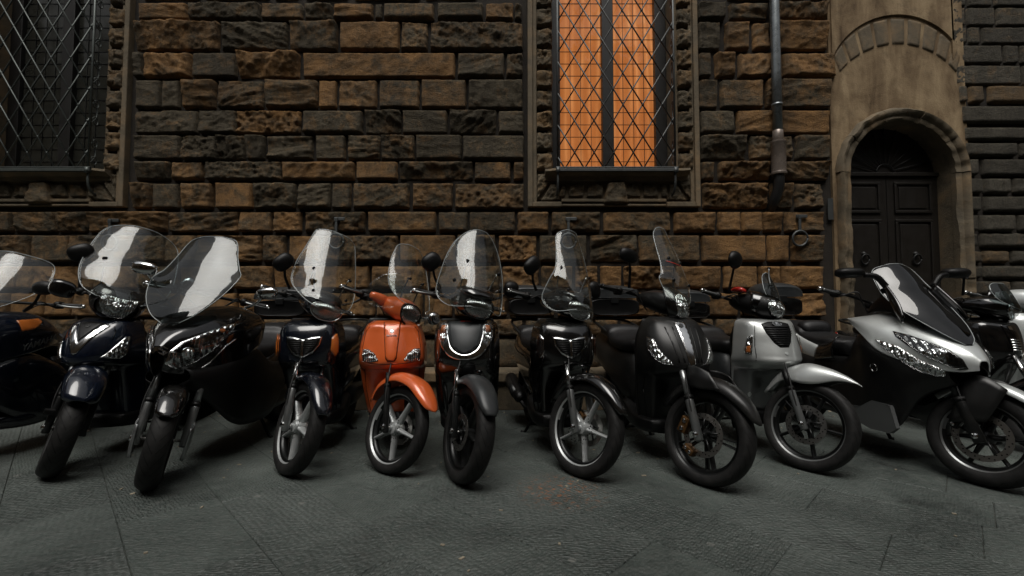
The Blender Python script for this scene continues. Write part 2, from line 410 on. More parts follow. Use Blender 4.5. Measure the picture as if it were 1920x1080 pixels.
for r in range(-16, 24):
    n0 = 0.235+ROW*r
    m = known.get(r, [rs.uniform(-1, 1)])[0]; cuts = [m]
    while cuts[-1] < 9: cuts.append(cuts[-1]+rs.uniform(0.62, 1.15))
    while cuts[0] > -9: cuts.insert(0, cuts[0]-rs.uniform(0.62, 1.15))
    for a, b in zip(cuts, cuts[1:]):
        nc, mc = n0+ROW/2, (a+b)/2
        x, y = (nc+mc)*S2, (nc-mc)*S2
        if -2.9 < y < 4.75 and abs(x) < 12: slabs.append((x, y, b-a, rs.random(), rs.uniform(-0.001, 0.001)))
slabs.sort(key=lambda s: (0 if (1.5 < s[1] < 4.6 and abs(s[0]) < s[1]*1.15+0.3) else 1, s[0]**2+(s[1]-2.4)**2))
bmV, bmF = [], []
for i, (x, y, L, rr, dz) in enumerate(slabs):
    g = slab_geo(L-0.0025, ROW-0.0025, 0.003)
    tilt = Matrix.Translation((x, y, 0.004+dz)) @ Matrix.Rotation(R(-45), 4, 'Z') @ Matrix.Rotation(R((rr-0.5)*0.25), 4, 'Y')
    if i < 290:
        o = obj('paving_slab', g, M_PAVE, street, tilt, smooth=False); o['tool'] = rs.choice([0.78, 2.3, 0.2, 1.5, 0.9])
    else:
        v, f = xf(g, tilt); n = len(bmV); bmV += v; bmF += [tuple(k+n for k in q) for q in f]
far_s = obj('paving_beyond', (bmV, bmF), M_PAVE, street, smooth=False); far_s['kind'] = 'stuff'; far_s['tool'] = 0.8

# ---- rusticated stone: a rough cushion on the joint plane
def rock(x0, x1, z0, z1, prot, amp, seed, Y=WY, res=0.015, edge=0.035, aniso=(1, 1), shear=0.0, slope=0.0, quad=None):
    """grid over the rectangle (or the quad of four corners bl, br, tr, tl), bulging towards -y with a broken face"""
    w, h = abs(x1-x0), abs(z1-z0)
    nx, nz = max(4, int(w/res)), max(4, int(h/res)); V = []; F = []
    rs_ = random.Random(seed); jx = [rs_.uniform(-0.008, 0.008) for _ in range(4)]
    for j in range(nz+1):
        for i in range(nx+1):
            u, v = i/nx, j/nz
            # rough outline
            x = x0+(x1-x0)*u; z = z0+(z1-z0)*v
            if quad: 
                (ax, az), (bx, bz), (cx, cz), (dx, dz_) = quad
                x = (ax*(1-u)+bx*u)*(1-v)+(dx*(1-u)+cx*u)*v; z = (az*(1-u)+bz*u)*(1-v)+(dz_*(1-u)+cz*u)*v
            e = min(u*w, (1-u)*w, v*h, (1-v)*h)
            f = min(1.0, e/edge); f = math.sin(f*math.pi/2)**0.75
            p = Vector((x*2.6*aniso[0]+seed*3.1, z*4.2*aniso[1]+x*shear, seed*1.7))
            a = fbm(p, 5, 0.85); rdg = 1-abs(noise.noise(p*1.3+Vector((5, 5, 5))))*2
            st = noise.noise(p*0.8+Vector((9, 1, 3)))
            step = math.floor(st*3.0+0.5)/3.0
            d = prot*f+amp*f*(0.55*a+0.30*rdg*rdg-0.15+0.30*step+0.26*noise.noise(p*4.5)+0.24*noise.noise(p*10))+slope*(v-0.5)*f*amp*1.6
            d = max(d, 0.012*f)
            if i in (0, nx) or j in (0, nz): d = -0.02
            jit = 0.006*(1-f)
            V.append((x+noise.noise(Vector((x*17, z*17, seed)))*jit*2, Y-d, z+noise.noise(Vector((z*19, x*13, seed+9)))*jit*2))
    for j in range(nz):
        for i in range(nx):
            a = j*(nx+1)+i; F.append((a, a+1, a+nx+2, a+nx+1))
    return V, F

# ---- the main wall: courses measured on the photograph, turned into metres on the wall
FY = WY-0.06
mid = {  # course: (top px, bottom px, stones as (left px, right px, warm 0-9))
 'A': (4, 33, [(258,348,7),(353,484,2),(490,565,4),(570,620,2),(625,697,7),(702,715,3),(719,812,3),(820,905,2),(911,962,7),(965,978,1)], [(1310,1361,1),(1370,1442,3),(1448,1553,5)]),
 'B': (40, 90, [(253,407,6),(414,536,1),(543,630,3),(637,747,8),(752,800,4),(807,980,3)], [(1310,1352,0),(1362,1407,6),(1414,1446,6),(1450,1554,8)]),
 'C': (98, 142, [(250,266,1),(268,354,8),(361,440,2),(447,558,8),(568,852,7),(858,945,2),(950,980,2)], [(1311,1334,2),(1343,1380,7),(1387,1463,7),(1469,1568,7)]),
 'D': (149, 200, [(253,298,1),(302,333,1),(341,400,6),(407,490,4),(497,593,4),(597,628,9),(635,704,6),(711,784,4),(790,873,5),(878,980,1)], [(1312,1347,3),(1353,1432,4),(1438,1458,5),(1463,1558,4)]),
 'E': (206, 248, [(253,367,1),(374,440,1),(443,560,7),(567,677,2),(684,750,2),(754,837,1),(843,930,1),(935,982,1)], [(1315,1378,1),(1384,1460,8),(1466,1558,9)]),
 'F': (253, 297, [(251,335,1),(340,403,1),(406,456,1),(461,493,1),(500,583,1),(592,645,2),(652,710,3),(715,775,3),(780,864,1),(868,982,1)], [(1315,1401,1),(1408,1488,3),(1495,1556,2)]),
 'G': (302, 335, [(253,315,1),(321,377,5),(384,525,2),(528,662,7),(668,743,6),(748,886,3),(890,957,4),(963,982,5)], [(1317,1341,4),(1350,1446,6),(1452,1556,5)]),
 'H': (342, 389, [(247,278,5),(284,331,2),(339,395,6),(405,470,7),(475,551,2),(557,617,1),(622,655,2),(662,765,3),(773,847,5),(853,982,5)], [(1320,1441,7),(1447,1488,5),(1494,1545,4)]),
 'I': (396, 433, [(-110,-30,4),(-25,18,3),(23,101,3),(105,158,2),(164,308,5),(315,443,2),(448,506,4),(512,562,6),(571,683,2),(690,816,4),(822,876,1),(880,965,1),(971,1029,4),(1035,1126,2),(1133,1258,3),(1266,1343,7),(1349,1389,6),(1394,1429,8),(1434,1470,6),(1475,1545,4)], []),
 'J': (440, 489, [(-110,-8,3),(-3,53,3),(60,126,2),(130,200,2),(206,306,2),(312,362,3),(368,486,5),(493,532,2),(541,598,5),(604,744,2),(750,852,5),(858,928,2),(935,1006,6),(1012,1101,1),(1108,1194,1),(1200,1312,3),(1318,1437,8),(1442,1481,7),(1487,1545,3)], []),
 'K': (498, 540, [(-110,-60,6),(-54,28,6),(35,57,6),(62,168,8),(174,250,5),(256,330,3),(336,432,6),(438,508,5),(514,582,8),(589,690,6),(696,800,6),(806,880,4),(886,936,3),(942,1010,5),(1016,1074,4),(1080,1121,6),(1127,1166,7),(1172,1262,8),(1267,1353,9),(1360,1420,8),(1426,1464,8),(1468,1546,8)], []),
 'L': (549, 592, [(-110,12,8),(20,78,8),(83,131,7),(137,240,6),(246,330,4),(336,440,8),(446,530,8),(536,600,5),(606,700,6),(706,790,7),(796,846,9),(852,950,5),(956,1040,4),(1046,1152,6),(1158,1242,8),(1248,1322,7),(1328,1386,9),(1392,1490,7),(1496,1546,7)], []),
 'M': (598, 628, [(-110,-20,3),(-14,80,4),(86,170,4),(176,262,3),(268,350,4),(356,470,3),(476,590,4),(596,690,3),(696,780,4),(786,870,4),(876,980,4),(986,1080,3),(1086,1160,4),(1166,1260,4),(1266,1340,5),(1346,1440,5),(1446,1546,5)], []),
}
bld = tag(empty('stone_building', (0, WY, 0)), 'rusticated palace wall of rough ochre and grey stone blocks behind the scooters', 'building')
def bp(name, geo, m, parent=None, **kw):
    """a piece given in world metres under the building (whose base is at y=WY)"""
    v, f = geo
    return obj(name, ([Vector(p)-Vector((0, WY, 0)) for p in v], f), m, parent or bld, **kw)
seed = 0
for key, (ty, by, s1, s2) in mid.items():
    for (a, b, wm) in s1+s2:
        seed += 1; rs_ = random.Random(seed*13)
        x0, z1 = at(a-1, ty-0.5, FY); x1, z0 = at(b+1, by+2, FY)
        rough = rs_.choice([0.5, 0.8, 1.0, 1.3, 1.6])
        g = rock(x0, x1, z0, z1, rs_.uniform(0.055, 0.085), 0.036*rough, seed, edge=rs_.choice([0.014, 0.02, 0.028]), aniso=rs_.choice([(1, 1), (0.5, 1.6), (1.4, 0.8), (2.2, 2.0), (3, 3)]), shear=rs_.uniform(-2.5, 2.5), slope=rs_.choice([0, 0.5, 1.0, -0.3]))
        o = bp('stone', g, M_STONE); o['warm'] = min(1.0, (wm+(1.8 if key in 'IJKL' else 0.4))/9.0)  # lower courses get warmer colour in place of the light they lack
# courses above the picture, so the wall goes on (fewer, larger)
zt = at(960, 0, FY)[1]
rs2 = random.Random(5)
upV, upF = [], []
z = zt+0.02
while z < 6.2:
    h = rs2.uniform(0.2, 0.3); x = at(-110, 0, FY)[0]
    while x < at(1550, 0, FY)[0]:
        w_ = rs2.uniform(0.3, 0.8); x2 = min(x+w_, at(1554, 0, FY)[0])
        ok = not any(x2 > at(a, 0, FY)[0] and x < at(b, 0, FY)[0] for a, b in ((-110, 248), (985, 1312)))
        if ok:
            v, f = rock(x, x2, z, z+h, 0.06, 0.05, int(x*100+z*1000), res=0.05); n = len(upV); upV += v; upF += [tuple(k+n for k in q) for q in f]
        x = x2+0.025
    z += h+0.035
o = bp('upper_courses', (upV, upF), M_STONE); o['kind'] = 'stuff'; o['warm'] = 0.5
# backing (the joints) round the window openings and up to the cornice
def rects_wall(X0, X1, Z0, Z1, holes, Y):
    xs = sorted({X0, X1, *[h[0] for h in holes], *[h[1] for h in holes]}); zs = sorted({Z0, Z1, *[h[2] for h in holes], *[h[3] for h in holes]})
    V = []; F = []
    for a, b in zip(xs, xs[1:]):
        for c, d in zip(zs, zs[1:]):
            if any(h[0] <= a and b <= h[1] and h[2] <= c and d <= h[3] for h in holes): continue
            n = len(V); V += [(a, Y, c), (b, Y, c), (b, Y, d), (a, Y, d)]; F.append((n, n+1, n+2, n+3))
    return V, F
# window geometry in metres (centre x, half widths)
WX2 = at(1147.5, 200, WY)[0]
WX1 = at(88.5, 200, WY)[0]
WHW = (at(1266, 200, WY)[0]-at(1036, 200, WY)[0])/2
WSILL = at(1150, 322, WY)[1]; WTOP = 5.6
XR = at(1556, 300, WY)[0]; XL = -14.0
holes = [(WX1-WHW, WX1+WHW, WSILL, WTOP), (WX2-WHW, WX2+WHW, WSILL, WTOP)]
ZB = 0.36
bp('wall', rects_wall(XL, XR, 0.0, 13.0, holes, WY), M_MORTAR, smooth=False)
bp('cornice', join(box(XL, XR, WY-0.25, WY+0.3, 13.0, 13.25), box(XL, XR, WY-0.15, WY+0.3, 12.8, 13.0)), M_TRIM, smooth=False, bevel=0.02)
# plinth blocks and the stone bench along the foot of the wall
pz0, pz1 = 0.385, at(900, 631, WY-0.03)[1]
rs3 = random.Random(8); x = at(-110, 600, WY)[0]-0.5
while x < XR-0.02:
    x2 = min(x+rs3.uniform(0.7, 1.3), XR-0.01)
    g = rock(x, x2-0.008, pz0-0.04, pz1, 0.07, 0.010, int(x*91), res=0.05, edge=0.012); o = bp('plinth_block', g, M_STONE); o['warm'] = 0.30
    x = x2
x = at(-110, 600, WY)[0]-0.5; BY = 4.56
while x < XR-0.02:
    x2 = min(x+rs3.uniform(0.9, 1.5), XR-0.01)
    o = bp('bench_slab', box(x, x2-0.006, BY-0.02, WY+0.02, 0.285, 0.385), M_TRIM, smooth=False, bevel=0.014)
    o = bp('bench_base', box(x+0.002, x2-0.008, BY+0.03, WY-0.01, 0.0, 0.2845), M_TRIM, smooth=False, bevel=0.01)
    x = x2

# ---- windows with quoins, mouldings, leaded panes and a projecting diamond grille
def lit_mat():
    w = N('glowing_curtain'); p = w.n('ShaderNodeNewGeometry').outputs['Position']
    rnd = w.n('ShaderNodeObjectInfo').outputs['Random']
    mp = w.n('ShaderNodeMapping'); mp.inputs['Scale'].default_value = (1.0, 1, 0.45); mp.inputs['Rotation'].default_value = (0, R(18), 0); w.l(p, mp.inputs['Vector'])
    n = w.noise(mp.outputs[0], 2.6, 3, 0.5, 1.2)
    c = w.ramp(n, [(0.28, (0.42, 0.15, 0.045)), (0.48, (0.58, 0.235, 0.08)), (0.62, (0.70, 0.32, 0.125)), (0.8, (0.80, 0.42, 0.19))])
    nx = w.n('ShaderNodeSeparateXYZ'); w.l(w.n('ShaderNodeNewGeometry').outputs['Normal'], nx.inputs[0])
    c = w.mix(w.math('ABSOLUTE', nx.outputs[0]), c, (0.34, 0.115, 0.03))  # fold shading put into the glow colour: sides turned away darken
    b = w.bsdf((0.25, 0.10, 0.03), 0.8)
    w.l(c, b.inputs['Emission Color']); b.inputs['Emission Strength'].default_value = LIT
    return w.m
LIT = 0.56
M_AMBGLASS = clear('amber_glass', (0.92, 0.80, 0.66), 1.5, 0.03, 0.6)
M_LIT = lit_mat()
M_DARKPANE = plain('dark_pane', (0.022, 0.022, 0.018), 0.16, 0.0, 0.15, 14, 0.5)
M_SHUTTER = plain('inner_shutter', (0.055, 0.042, 0.026), 0.6, 0, 0.2, 40)
def make_window(cx, lit, dlabel):
    hw = WHW; zs = WSILL; SW = 0.13
    s = (lambda px: (px-1151)/ (FPX/WY))         # px offset from the window centre -> metres
    fx = lambda px: cx+(px-1147.5)*WY/FPX
    fz = lambda py: at(1151, py, WY)[1]
    win = bp('window', join(box(cx-hw, cx-hw+SW, WY+0.21, WY+0.30, zs, WTOP), box(cx+hw-SW, cx+hw, WY+0.21, WY+0.30, zs, WTOP), box(cx-0.066, cx+0.066, WY+0.20, WY+0.30, zs, WTOP), box(cx-hw+SW+.0001, cx-0.0661, WY+0.22, WY+0.29, zs, zs+0.05), box(cx+0.0661, cx+hw-SW-.0001, WY+0.22, WY+0.29, zs, zs+0.05)), M_BLACKWOOD, smooth=False, bevel=0.006)
    win['label'] = dlabel
    # reveals
    bp('reveal', join(box(cx-hw-0.04, cx-hw-0.0005, WY-0.03, WY+0.36, zs-0.02, WTOP), box(cx+hw+0.0005, cx+hw+0.04, WY-0.03, WY+0.36, zs-0.02, WTOP), box(cx-hw, cx+hw, WY-0.02, WY+0.36, zs-0.06, zs-0.001), box(cx-hw, cx+hw, WY-0.03, WY+0.36, WTOP, WTOP+0.1)), M_TRIM, smooth=False, bevel=0.006)
    bp('room_back', ([(cx-hw, WY+0.75, zs-0.1), (cx+hw, WY+0.75, zs-0.1), (cx+hw, WY+0.75, WTOP+.1), (cx-hw, WY+0.75, WTOP+.1)], [(0, 1, 2, 3)]), M_SHUTTER, smooth=False)
    # panes: 4 columns in each light
    pm = M_AMBGLASS if lit else M_DARKPANE
    if lit:      # a curtain with its lamplight as glow, hanging in folds behind the glass
        nx_, nz_ = 90, 24; Vc = []; Fc = []
        for j in range(nz_+1):
            for i in range(nx_+1):
                u, v = i/nx_, j/nz_; x = cx-hw+0.02+u*(2*hw-0.04); zz = zs-0.02+v*(WTOP-zs)
                Vc.append((x, WY+0.42+0.028*math.sin(x*34+v*2.2+1.5*math.sin(v*3+x*2))+0.03*math.sin(x*7-v*4), zz))
        for j in range(nz_):
            for i in range(nx_): a_ = j*(nx_+1)+i; Fc.append((a_, a_+1, a_+nx_+2, a_+nx_+1))
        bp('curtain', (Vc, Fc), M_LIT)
    ph = 25*WY/FPX
    for side in (-1, 1):
        a, b = (cx-hw+SW+.0003, cx-0.0663) if side < 0 else (cx+0.0663, cx+hw-SW-.0003)
        nc = 4; pw = (b-a)/nc
        z = zs+0.0503
        nr = 0
        while z < 4.75:
            h_ = ph
            for c in range(nc):
                rp = random.Random(int(cx*100)+nr*17+c*3+side)
                t = rp.uniform(-0.004, 0.004)
                x0, x1 = a+c*pw+0.003, a+(c+1)*pw-0.003
                o = bp('pane', ([(x0, WY+0.26+t, z+0.003), (x1, WY+0.26-t, z+0.003), (x1, WY+0.26-t, z+h_-0.003), (x0, WY+0.26+t, z+h_-0.003)], [(0, 1, 2, 3)]), pm, None, smooth=False)
                o.parent = win
                nr += 1
            z += h_
        cm = []
        for c in range(1, nc): cm.append(box(a+c*pw-0.002, a+c*pw+0.002, WY+0.253, WY+0.266, zs+0.05, WTOP))
        zz = zs+0.05+ph
        while zz < WTOP: cm.append(box(a, b, WY+0.254, WY+0.265, zz-0.002, zz+0.002)); zz += ph
        o = bp('came', join(*cm), M_LEAD, smooth=False); o.parent = win
        # plain glass above the picture
        o = bp('upper_glass', ([(a, WY+0.262, z), (b, WY+0.262, z), (b, WY+0.262, WTOP), (a, WY+0.262, WTOP)], [(0, 1, 2, 3)]), pm, smooth=False); o.parent = win
    # outer moulding: a dressed fillet up both sides and returning along the foot
    L, Rr = fx(986), fx(1309); fb = fz(390)
    def fil(x0, x1, z0, z1, d): return box(x0, x1, WY-d, WY+0.01, z0, z1)
    mo = bp('window_moulding', join(fil(L, L+0.055, fb, WTOP+0.5, 0.075), fil(L+0.0552, L+0.10, fb+0.055, WTOP+0.5, 0.05), fil(Rr-0.055, Rr, fb, WTOP+0.5, 0.075), fil(Rr-0.10, Rr-0.0552, fb+0.055, WTOP+0.5, 0.05),
        fil(L+0.0552, L+0.37, fb, fb+0.0545, 0.074), fil(Rr-0.37, Rr-0.0552, fb, fb+0.0545, 0.074), fil(L+0.3702, Rr-0.3702, fb+0.055, fb+0.09, 0.06), fil(L+0.3702, Rr-0.3702, fb+0.01, fb+0.035, 0.05),
        fil(L+0.1002, Rr-0.1002, fb+0.0902, fz(322), 0.012)), M_TRIM, smooth=False, bevel=0.008)
    # sill: a worn ledge on a hollow moulding
    zc = fz(322); sl = fx(1018); sr = fx(1285)
    rows = []
    for (yy, zz) in ((WY, zc), (WY-0.10, zc), (WY-0.15, zc-0.01), (WY-0.155, zc-0.035), (WY-0.12, zc-0.055), (WY-0.075, zc-0.075), (WY-0.07, zc-0.115), (WY-0.02, zc-0.12)):
        rows.append([(sl+(sr-sl)*k/40, yy+0.012*noise.noise(Vector((k*0.35, zz*9, cx))) , zz+(0.014*noise.noise(Vector((k*0.3, 2, cx+yy*3))) if yy < WY-0.02 else 0)) for k in range(41)])
    V = [p for r in rows for p in r]; F = [(i*41+k, i*41+k+1, (i+1)*41+k+1, (i+1)*41+k) for i in range(len(rows)-1) for k in range(40)]
    n = len(V)
    F += [tuple(i*41 for i in range(len(rows))), tuple(i*41+40 for i in reversed(range(len(rows))))]
    bp('sill', (V, F), M_TRIM, auto=35)
    # quoin blocks up both sides
    sd_ = int(cx*50)+400
    pq = 40.0*WY/FPX
    for (x0, x1) in ((fx(1001), fx(1034)), (fx(1268), fx(1299))):
        z = fz(325)+0.01; k = 0
        while z < 4.75:
            sd_ += 1
            g = rock(x0+0.004, x1-0.002, z, z+pq-0.03, 0.075, 0.05, sd_, res=0.014, edge=0.022, aniso=(3, 2.2))
            o = bp('quoin', g, M_QUOIN, mo); o['warm'] = random.Random(sd_).uniform(0.3, 0.75)
            z += pq; k += 1
    # foot: mitred corner blocks, a flat arch of small blocks and the keystone
    zt_, zb_ = fz(344), fz(374)
    kx = [1030, 1060, 1096, 1130]; 
    def small(q, pr, am, nm='quoin', wm=0.35):
        xs = [p[0] for p in q]; zs_ = [p[1] for p in q]
        g = rock(min(xs), max(xs), min(zs_), max(zs_), pr, am, sd_+len(q)+int(xs[0]*100), res=0.014, edge=0.02, aniso=(3, 2.5), quad=q)
        o = bp(nm, g, M_QUOIN, mo); o['warm'] = wm
    for sgn in (1, -1):
        mx = lambda px: fx(px) if sgn > 0 else fx(2295-px)
        def Q(p): 
            q = [(mx(a), fz(b)) for a, b in p]
            return q if sgn > 0 else [q[1], q[0], q[3], q[2]]
        small(Q([(1003, 378), (1022, 350), (1036, 328), (1003, 328)]), 0.06, 0.04)
        small(Q([(1008, 380), (1044, 378), (1044, 346), (1030, 346)]), 0.06, 0.04)
        for (a, b) in ((1047, 1060), (1064, 1094), (1098, 1130)):
            small(Q([(a-3, 372), (b-3, 372), (b, 346), (a+2, 346)]), 0.05, 0.04)
    small([(fx(1126), fz(385)), (fx(1176), fz(385)), (fx(1167), fz(344)), (fx(1136), fz(344))], 0.10, 0.03, 'keystone', 0.5)
    # iron grille, standing 0.17 m proud, diamonds of round bar with collars
    GY = WY-0.17; gz0 = at(1151, 316, GY)[1]; gz1 = 5.2
    gl, gr = cx-0.625, cx+0.64
    im = M_IRON if lit else M_IRON2
    gri = bp('window_grille', join(box(gl-0.02, gr+0.03, GY-0.012, GY+0.03, gz0-0.03, gz0+0.005), box(gl-0.02, gr+0.03, GY-0.004, GY+0.022, gz0+0.012, gz0+0.022)), im, smooth=False, bevel=0.003)
    for x in (gl, gr):
        o = bp('grille_post', tube([(x, GY+0.01, gz0), (x, GY+0.01, gz1)], 0.012, 8), im); o.parent = gri
        for zz in (gz0+0.35, gz0+0.72, gz0+1.09, gz0+1.45):
            o = bp('collar', lathe([(-0.012, 0.013), (-0.006, 0.019), (0.006, 0.019), (0.012, 0.013)], 8, 'Z'), im); o.parent = gri; o.location = Vector((x, GY+0.01, zz))-Vector((0, WY, 0))
        o = bp('grille_return', tube([(x, GY, gz0-0.012), (x, WY-0.02, gz0-0.012)], 0.011, 6), im); o.parent = gri
    sx, sz = 37.3*GY/FPX, 62.0*GY/FPX      # diamond size
    # bars: two families; clip to the panel
    nb = 0
    W_ = gr-gl
    def clip(xa, slope):
        # x = xa + (z-gz0)*slope ; clip in gl..gr, gz0..gz1
        z0_, z1_ = gz0, gz1
        if slope > 0: z0_ = max(z0_, gz0+(gl-xa)/slope); z1_ = min(z1_, gz0+(gr-xa)/slope)
        else: z0_ = max(z0_, gz0+(gr-xa)/slope); z1_ = min(z1_, gz0+(gl-xa)/slope)
        return (z0_, z1_) if z1_-z0_ > 0.02 else None
    slope = sx/sz; x0g = gl+sx*0.35; kset = range(-40, 60); span = W_/sx
    for fam, sg in ((0, -slope), (1, slope)):
        for k in kset:
            xa = x0g+k*sx
            c = clip(xa, sg)
            if not c: continue
            yy = GY+0.004 if fam == 0 else GY+0.012
            o = bp('bar', tube([(xa+(c[0]-gz0)*sg, yy, c[0]), (xa+(c[1]-gz0)*sg, yy, c[1])], 0.0078, 6), im); o.parent = gri
    # collars where the bars cross
    cv = []
    for j in range(0, 60):
        for k in range(-40, 60):
            zc_ = gz0+sz*j/2
            xx = x0g+k*sx+(sx/2 if j % 2 else 0)
            if gl+0.02 < xx < gr-0.02 and zc_ < gz1 and j > 0:
                cv.append(xf(lathe([(-0.010, 0.004), (-0.006, 0.0115), (0.006, 0.0115), (0.010, 0.004)], 6, 'Y'), Matrix.Translation((xx, GY+0.006, zc_))))
    o = bp('crossing_collars', join(*cv), im); o['kind'] = 'stuff'; o.parent = gri
    # scrolled returns at the side and feet of the cage
    for x in (gl, gr):
        k = 0
        zz = gz0+0.08
        while zz < gz1-0.3:
            for up in (1, -1):
                pts = []
                for i in range(26):
                    t = i/25*math.pi*2.6; r_ = 0.055*(1-0.62*i/25)
                    pts.append((x+0.004, GY+0.055+0.012-r_*math.cos(t)*0.75, zz+0.12+up*(0.10+0.0-r_*math.sin(t))))
                o = bp('scroll', tube(pts, 0.006, 6), im); o.parent = gri
            o = bp('scroll', tube([(x+0.004, GY+0.012, zz-0.02), (x+0.004, GY+0.07, zz+0.06), (x+0.004, GY+0.085, zz+0.13), (x+0.004, GY+0.07, zz+0.2), (x+0.004, GY+0.012, zz+0.27)], 0.0065, 6, 14), im); o.parent = gri
            zz += 0.44; k += 1
        o = bp('grille_foot', join(box(x-0.018, x+0.018, GY-0.02, GY+0.02, gz0-0.05, gz0+0.012), tube([(x, GY+0.01, gz0-0.04), (x, GY+0.015, gz0-0.16), (x, GY+0.06, gz0-0.24), (x, WY-0.03, gz0-0.26)], 0.013, 7, 12)), im); o.parent = gri
make_window(WX2, True, 'lit window glowing orange behind a diamond iron grille')
make_window(WX1, False, 'dark unlit window behind a diamond iron grille')

# ---- grit, leaf scraps and butts swept against the bench and between the slabs
rl = random.Random(21); Lv, Lf = [], []
for k in range(170):
    near = rl.random() < 0.6
    x, y = rl.uniform(-3.6, 3.8), (rl.uniform(4.2, 4.53) if near else rl.uniform(1.7, 4.2))
    a, s_, h_ = rl.uniform(0, 6.28), rl.uniform(0.004, 0.014), rl.uniform(0.002, 0.006)
    g = xf(box(-s_, s_, -s_*rl.uniform(0.2, 0.8), s_*0.5, 0, h_), Matrix.Translation((x, y, 0.0045)) @ Matrix.Rotation(a, 4, 'Z') @ Matrix.Rotation(rl.uniform(-0.3, 0.3), 4, 'X'))
    n = len(Lv); Lv += g[0]; Lf += [tuple(i+n for i in q) for q in g[1]]
tag(obj('street_litter', (Lv, Lf), plain('litter', (0.22, 0.19, 0.14), 0.9, 0, 0, 30, 0.8), smooth=False), 'dry leaf scraps and grit scattered on the paving', 'litter', kind='stuff')
# ---- the arched doorway
M_BLACKIRON = plain('black_iron', (0.012, 0.012, 0.012), 0.5, 0.3)
DY = WY-0.03
dcx, dsp = at(1689, 325, DY); DR = 101*DY/FPX; DOOR_Y = WY+0.17
XD1 = at(1816, 300, DY)[0]
door = tag(empty('arched_doorway', (dcx, WY, 0)), 'arched stone doorway with stained plaster surround and dark double door', 'doorway')
def dp(name, geo, m, parent=None, **kw):
    v, f = geo
    return obj(name, ([Vector(p)-Vector((dcx, WY, 0)) for p in v], f), m, parent or door, **kw)
arc = [(dcx-DR*math.cos(math.pi*k/32), dsp+DR*math.sin(math.pi*k/32)) for k in range(33)]
# plaster field round the opening, in columns so it can carry the arch
V = []; F = []
def quad(a, b, c, d, y=DY):
    n = len(V); V.extend([(p[0], y, p[1]) for p in (a, b, c, d)]); F.append((n, n+1, n+2, n+3))
ztop = at(1689, 150, DY)[1]
quad((XR+0.002, 0), (dcx-DR, 0), (dcx-DR, dsp), (XR+0.002, dsp)); quad((dcx+DR, 0), (XD1, 0), (XD1, dsp), (dcx+DR, dsp))
for (x0, z0), (x1, z1) in zip(arc, arc[1:]): quad((x0, z0), (x1, z1), (x1, ztop), (x0, ztop))
quad((XR+0.002, dsp), (dcx-DR, dsp), (dcx-DR, ztop), (XR+0.002, ztop)); quad((dcx+DR, dsp), (XD1, dsp), (XD1, ztop), (dcx+DR, ztop))
quad((XR+0.002, ztop), (XD1, ztop), (XD1, 13.0), (XR+0.002, 13.0))
dp('plaster', (V, F), M_PLASTER, smooth=False)
dp('plaster_edge', join(box(XR+0.0025, XR+0.02, DY+0.001, WY+0.02, 0, 13), box(XD1-0.02, XD1-0.0005, DY+0.001, WY+0.02, 0, 13)), M_PLASTER, smooth=False)
path = [(dcx-DR, 0.0), (dcx-DR, dsp*0.35), (dcx-DR, dsp*0.7)]+arc+[(dcx+DR, dsp*0.7), (dcx+DR, dsp*0.35), (dcx+DR, 0.0)]
V = [(x, DY, z) for x, z in path]+[(x, DOOR_Y+0.05, z) for x, z in path]; n = len(path)
dp('reveal', (V, [(i, i+1, n+i+1, n+i) for i in range(n-1)]), M_TRIM, auto=40)
# worn moulding swept round the arch, left jamb, arch blocks and right jamb as stones
prof = [(-0.006, 0.03), (-0.006, -0.035), (0.022, -0.05), (0.045, -0.045), (0.055, -0.06), (0.075, -0.082), (0.105, -0.085), (0.125, -0.06), (0.13, 0.0)]
def mould(pts, name, sd_):
    Vv = []; Ff = []; m = len(prof)
    for (x, z) in pts:
        if z < dsp: nx, nz = (-1, 0) if x < dcx else (1, 0)
        else:
            l = math.hypot(x-dcx, z-dsp) or 1; nx, nz = (x-dcx)/l, (z-dsp)/l
        for (r_, d_) in prof:
            e = 0.022*noise.noise(Vector((x*5, z*5, sd_+r_*7)))+0.014*noise.noise(Vector((x*17, z*17, sd_)))
            rr = r_+(e*0.9 if r_ > 0.01 else 0); dd = d_+(e if d_ < -0.01 else 0)
            Vv.append((x+nx*rr, DY+dd, z+nz*rr))
    for i in range(len(pts)-1):
        for j in range(m-1): Ff.append((i*m+j, i*m+j+1, (i+1)*m+j+1, (i+1)*m+j))
    Ff.append(tuple(range(m))); Ff.append(tuple((len(pts)-1)*m+j for j in reversed(range(m))))
    dp(name, (Vv, Ff), M_TRIM, auto=50)
cuts = [0.0, 0.7, 1.35, dsp]
for a, b in zip(cuts, cuts[1:]):
    for sx_ in (-1, 1):
        pts = [(dcx+sx_*DR, a+(b-a-0.006)*k/24) for k in range(25)]
        mould(pts, 'jamb_block', a+sx_)
A = [0, 0.6, 1.25, 1.9, 2.55, math.pi]
for a, b in zip(A, A[1:]):
    pts = [(dcx-DR*math.cos(a+0.003+(b-a-0.008)*k/18), dsp+DR*math.sin(a+0.003+(b-a-0.008)*k/18)) for k in range(19)]
    mould(pts, 'arch_block', a*3+1)
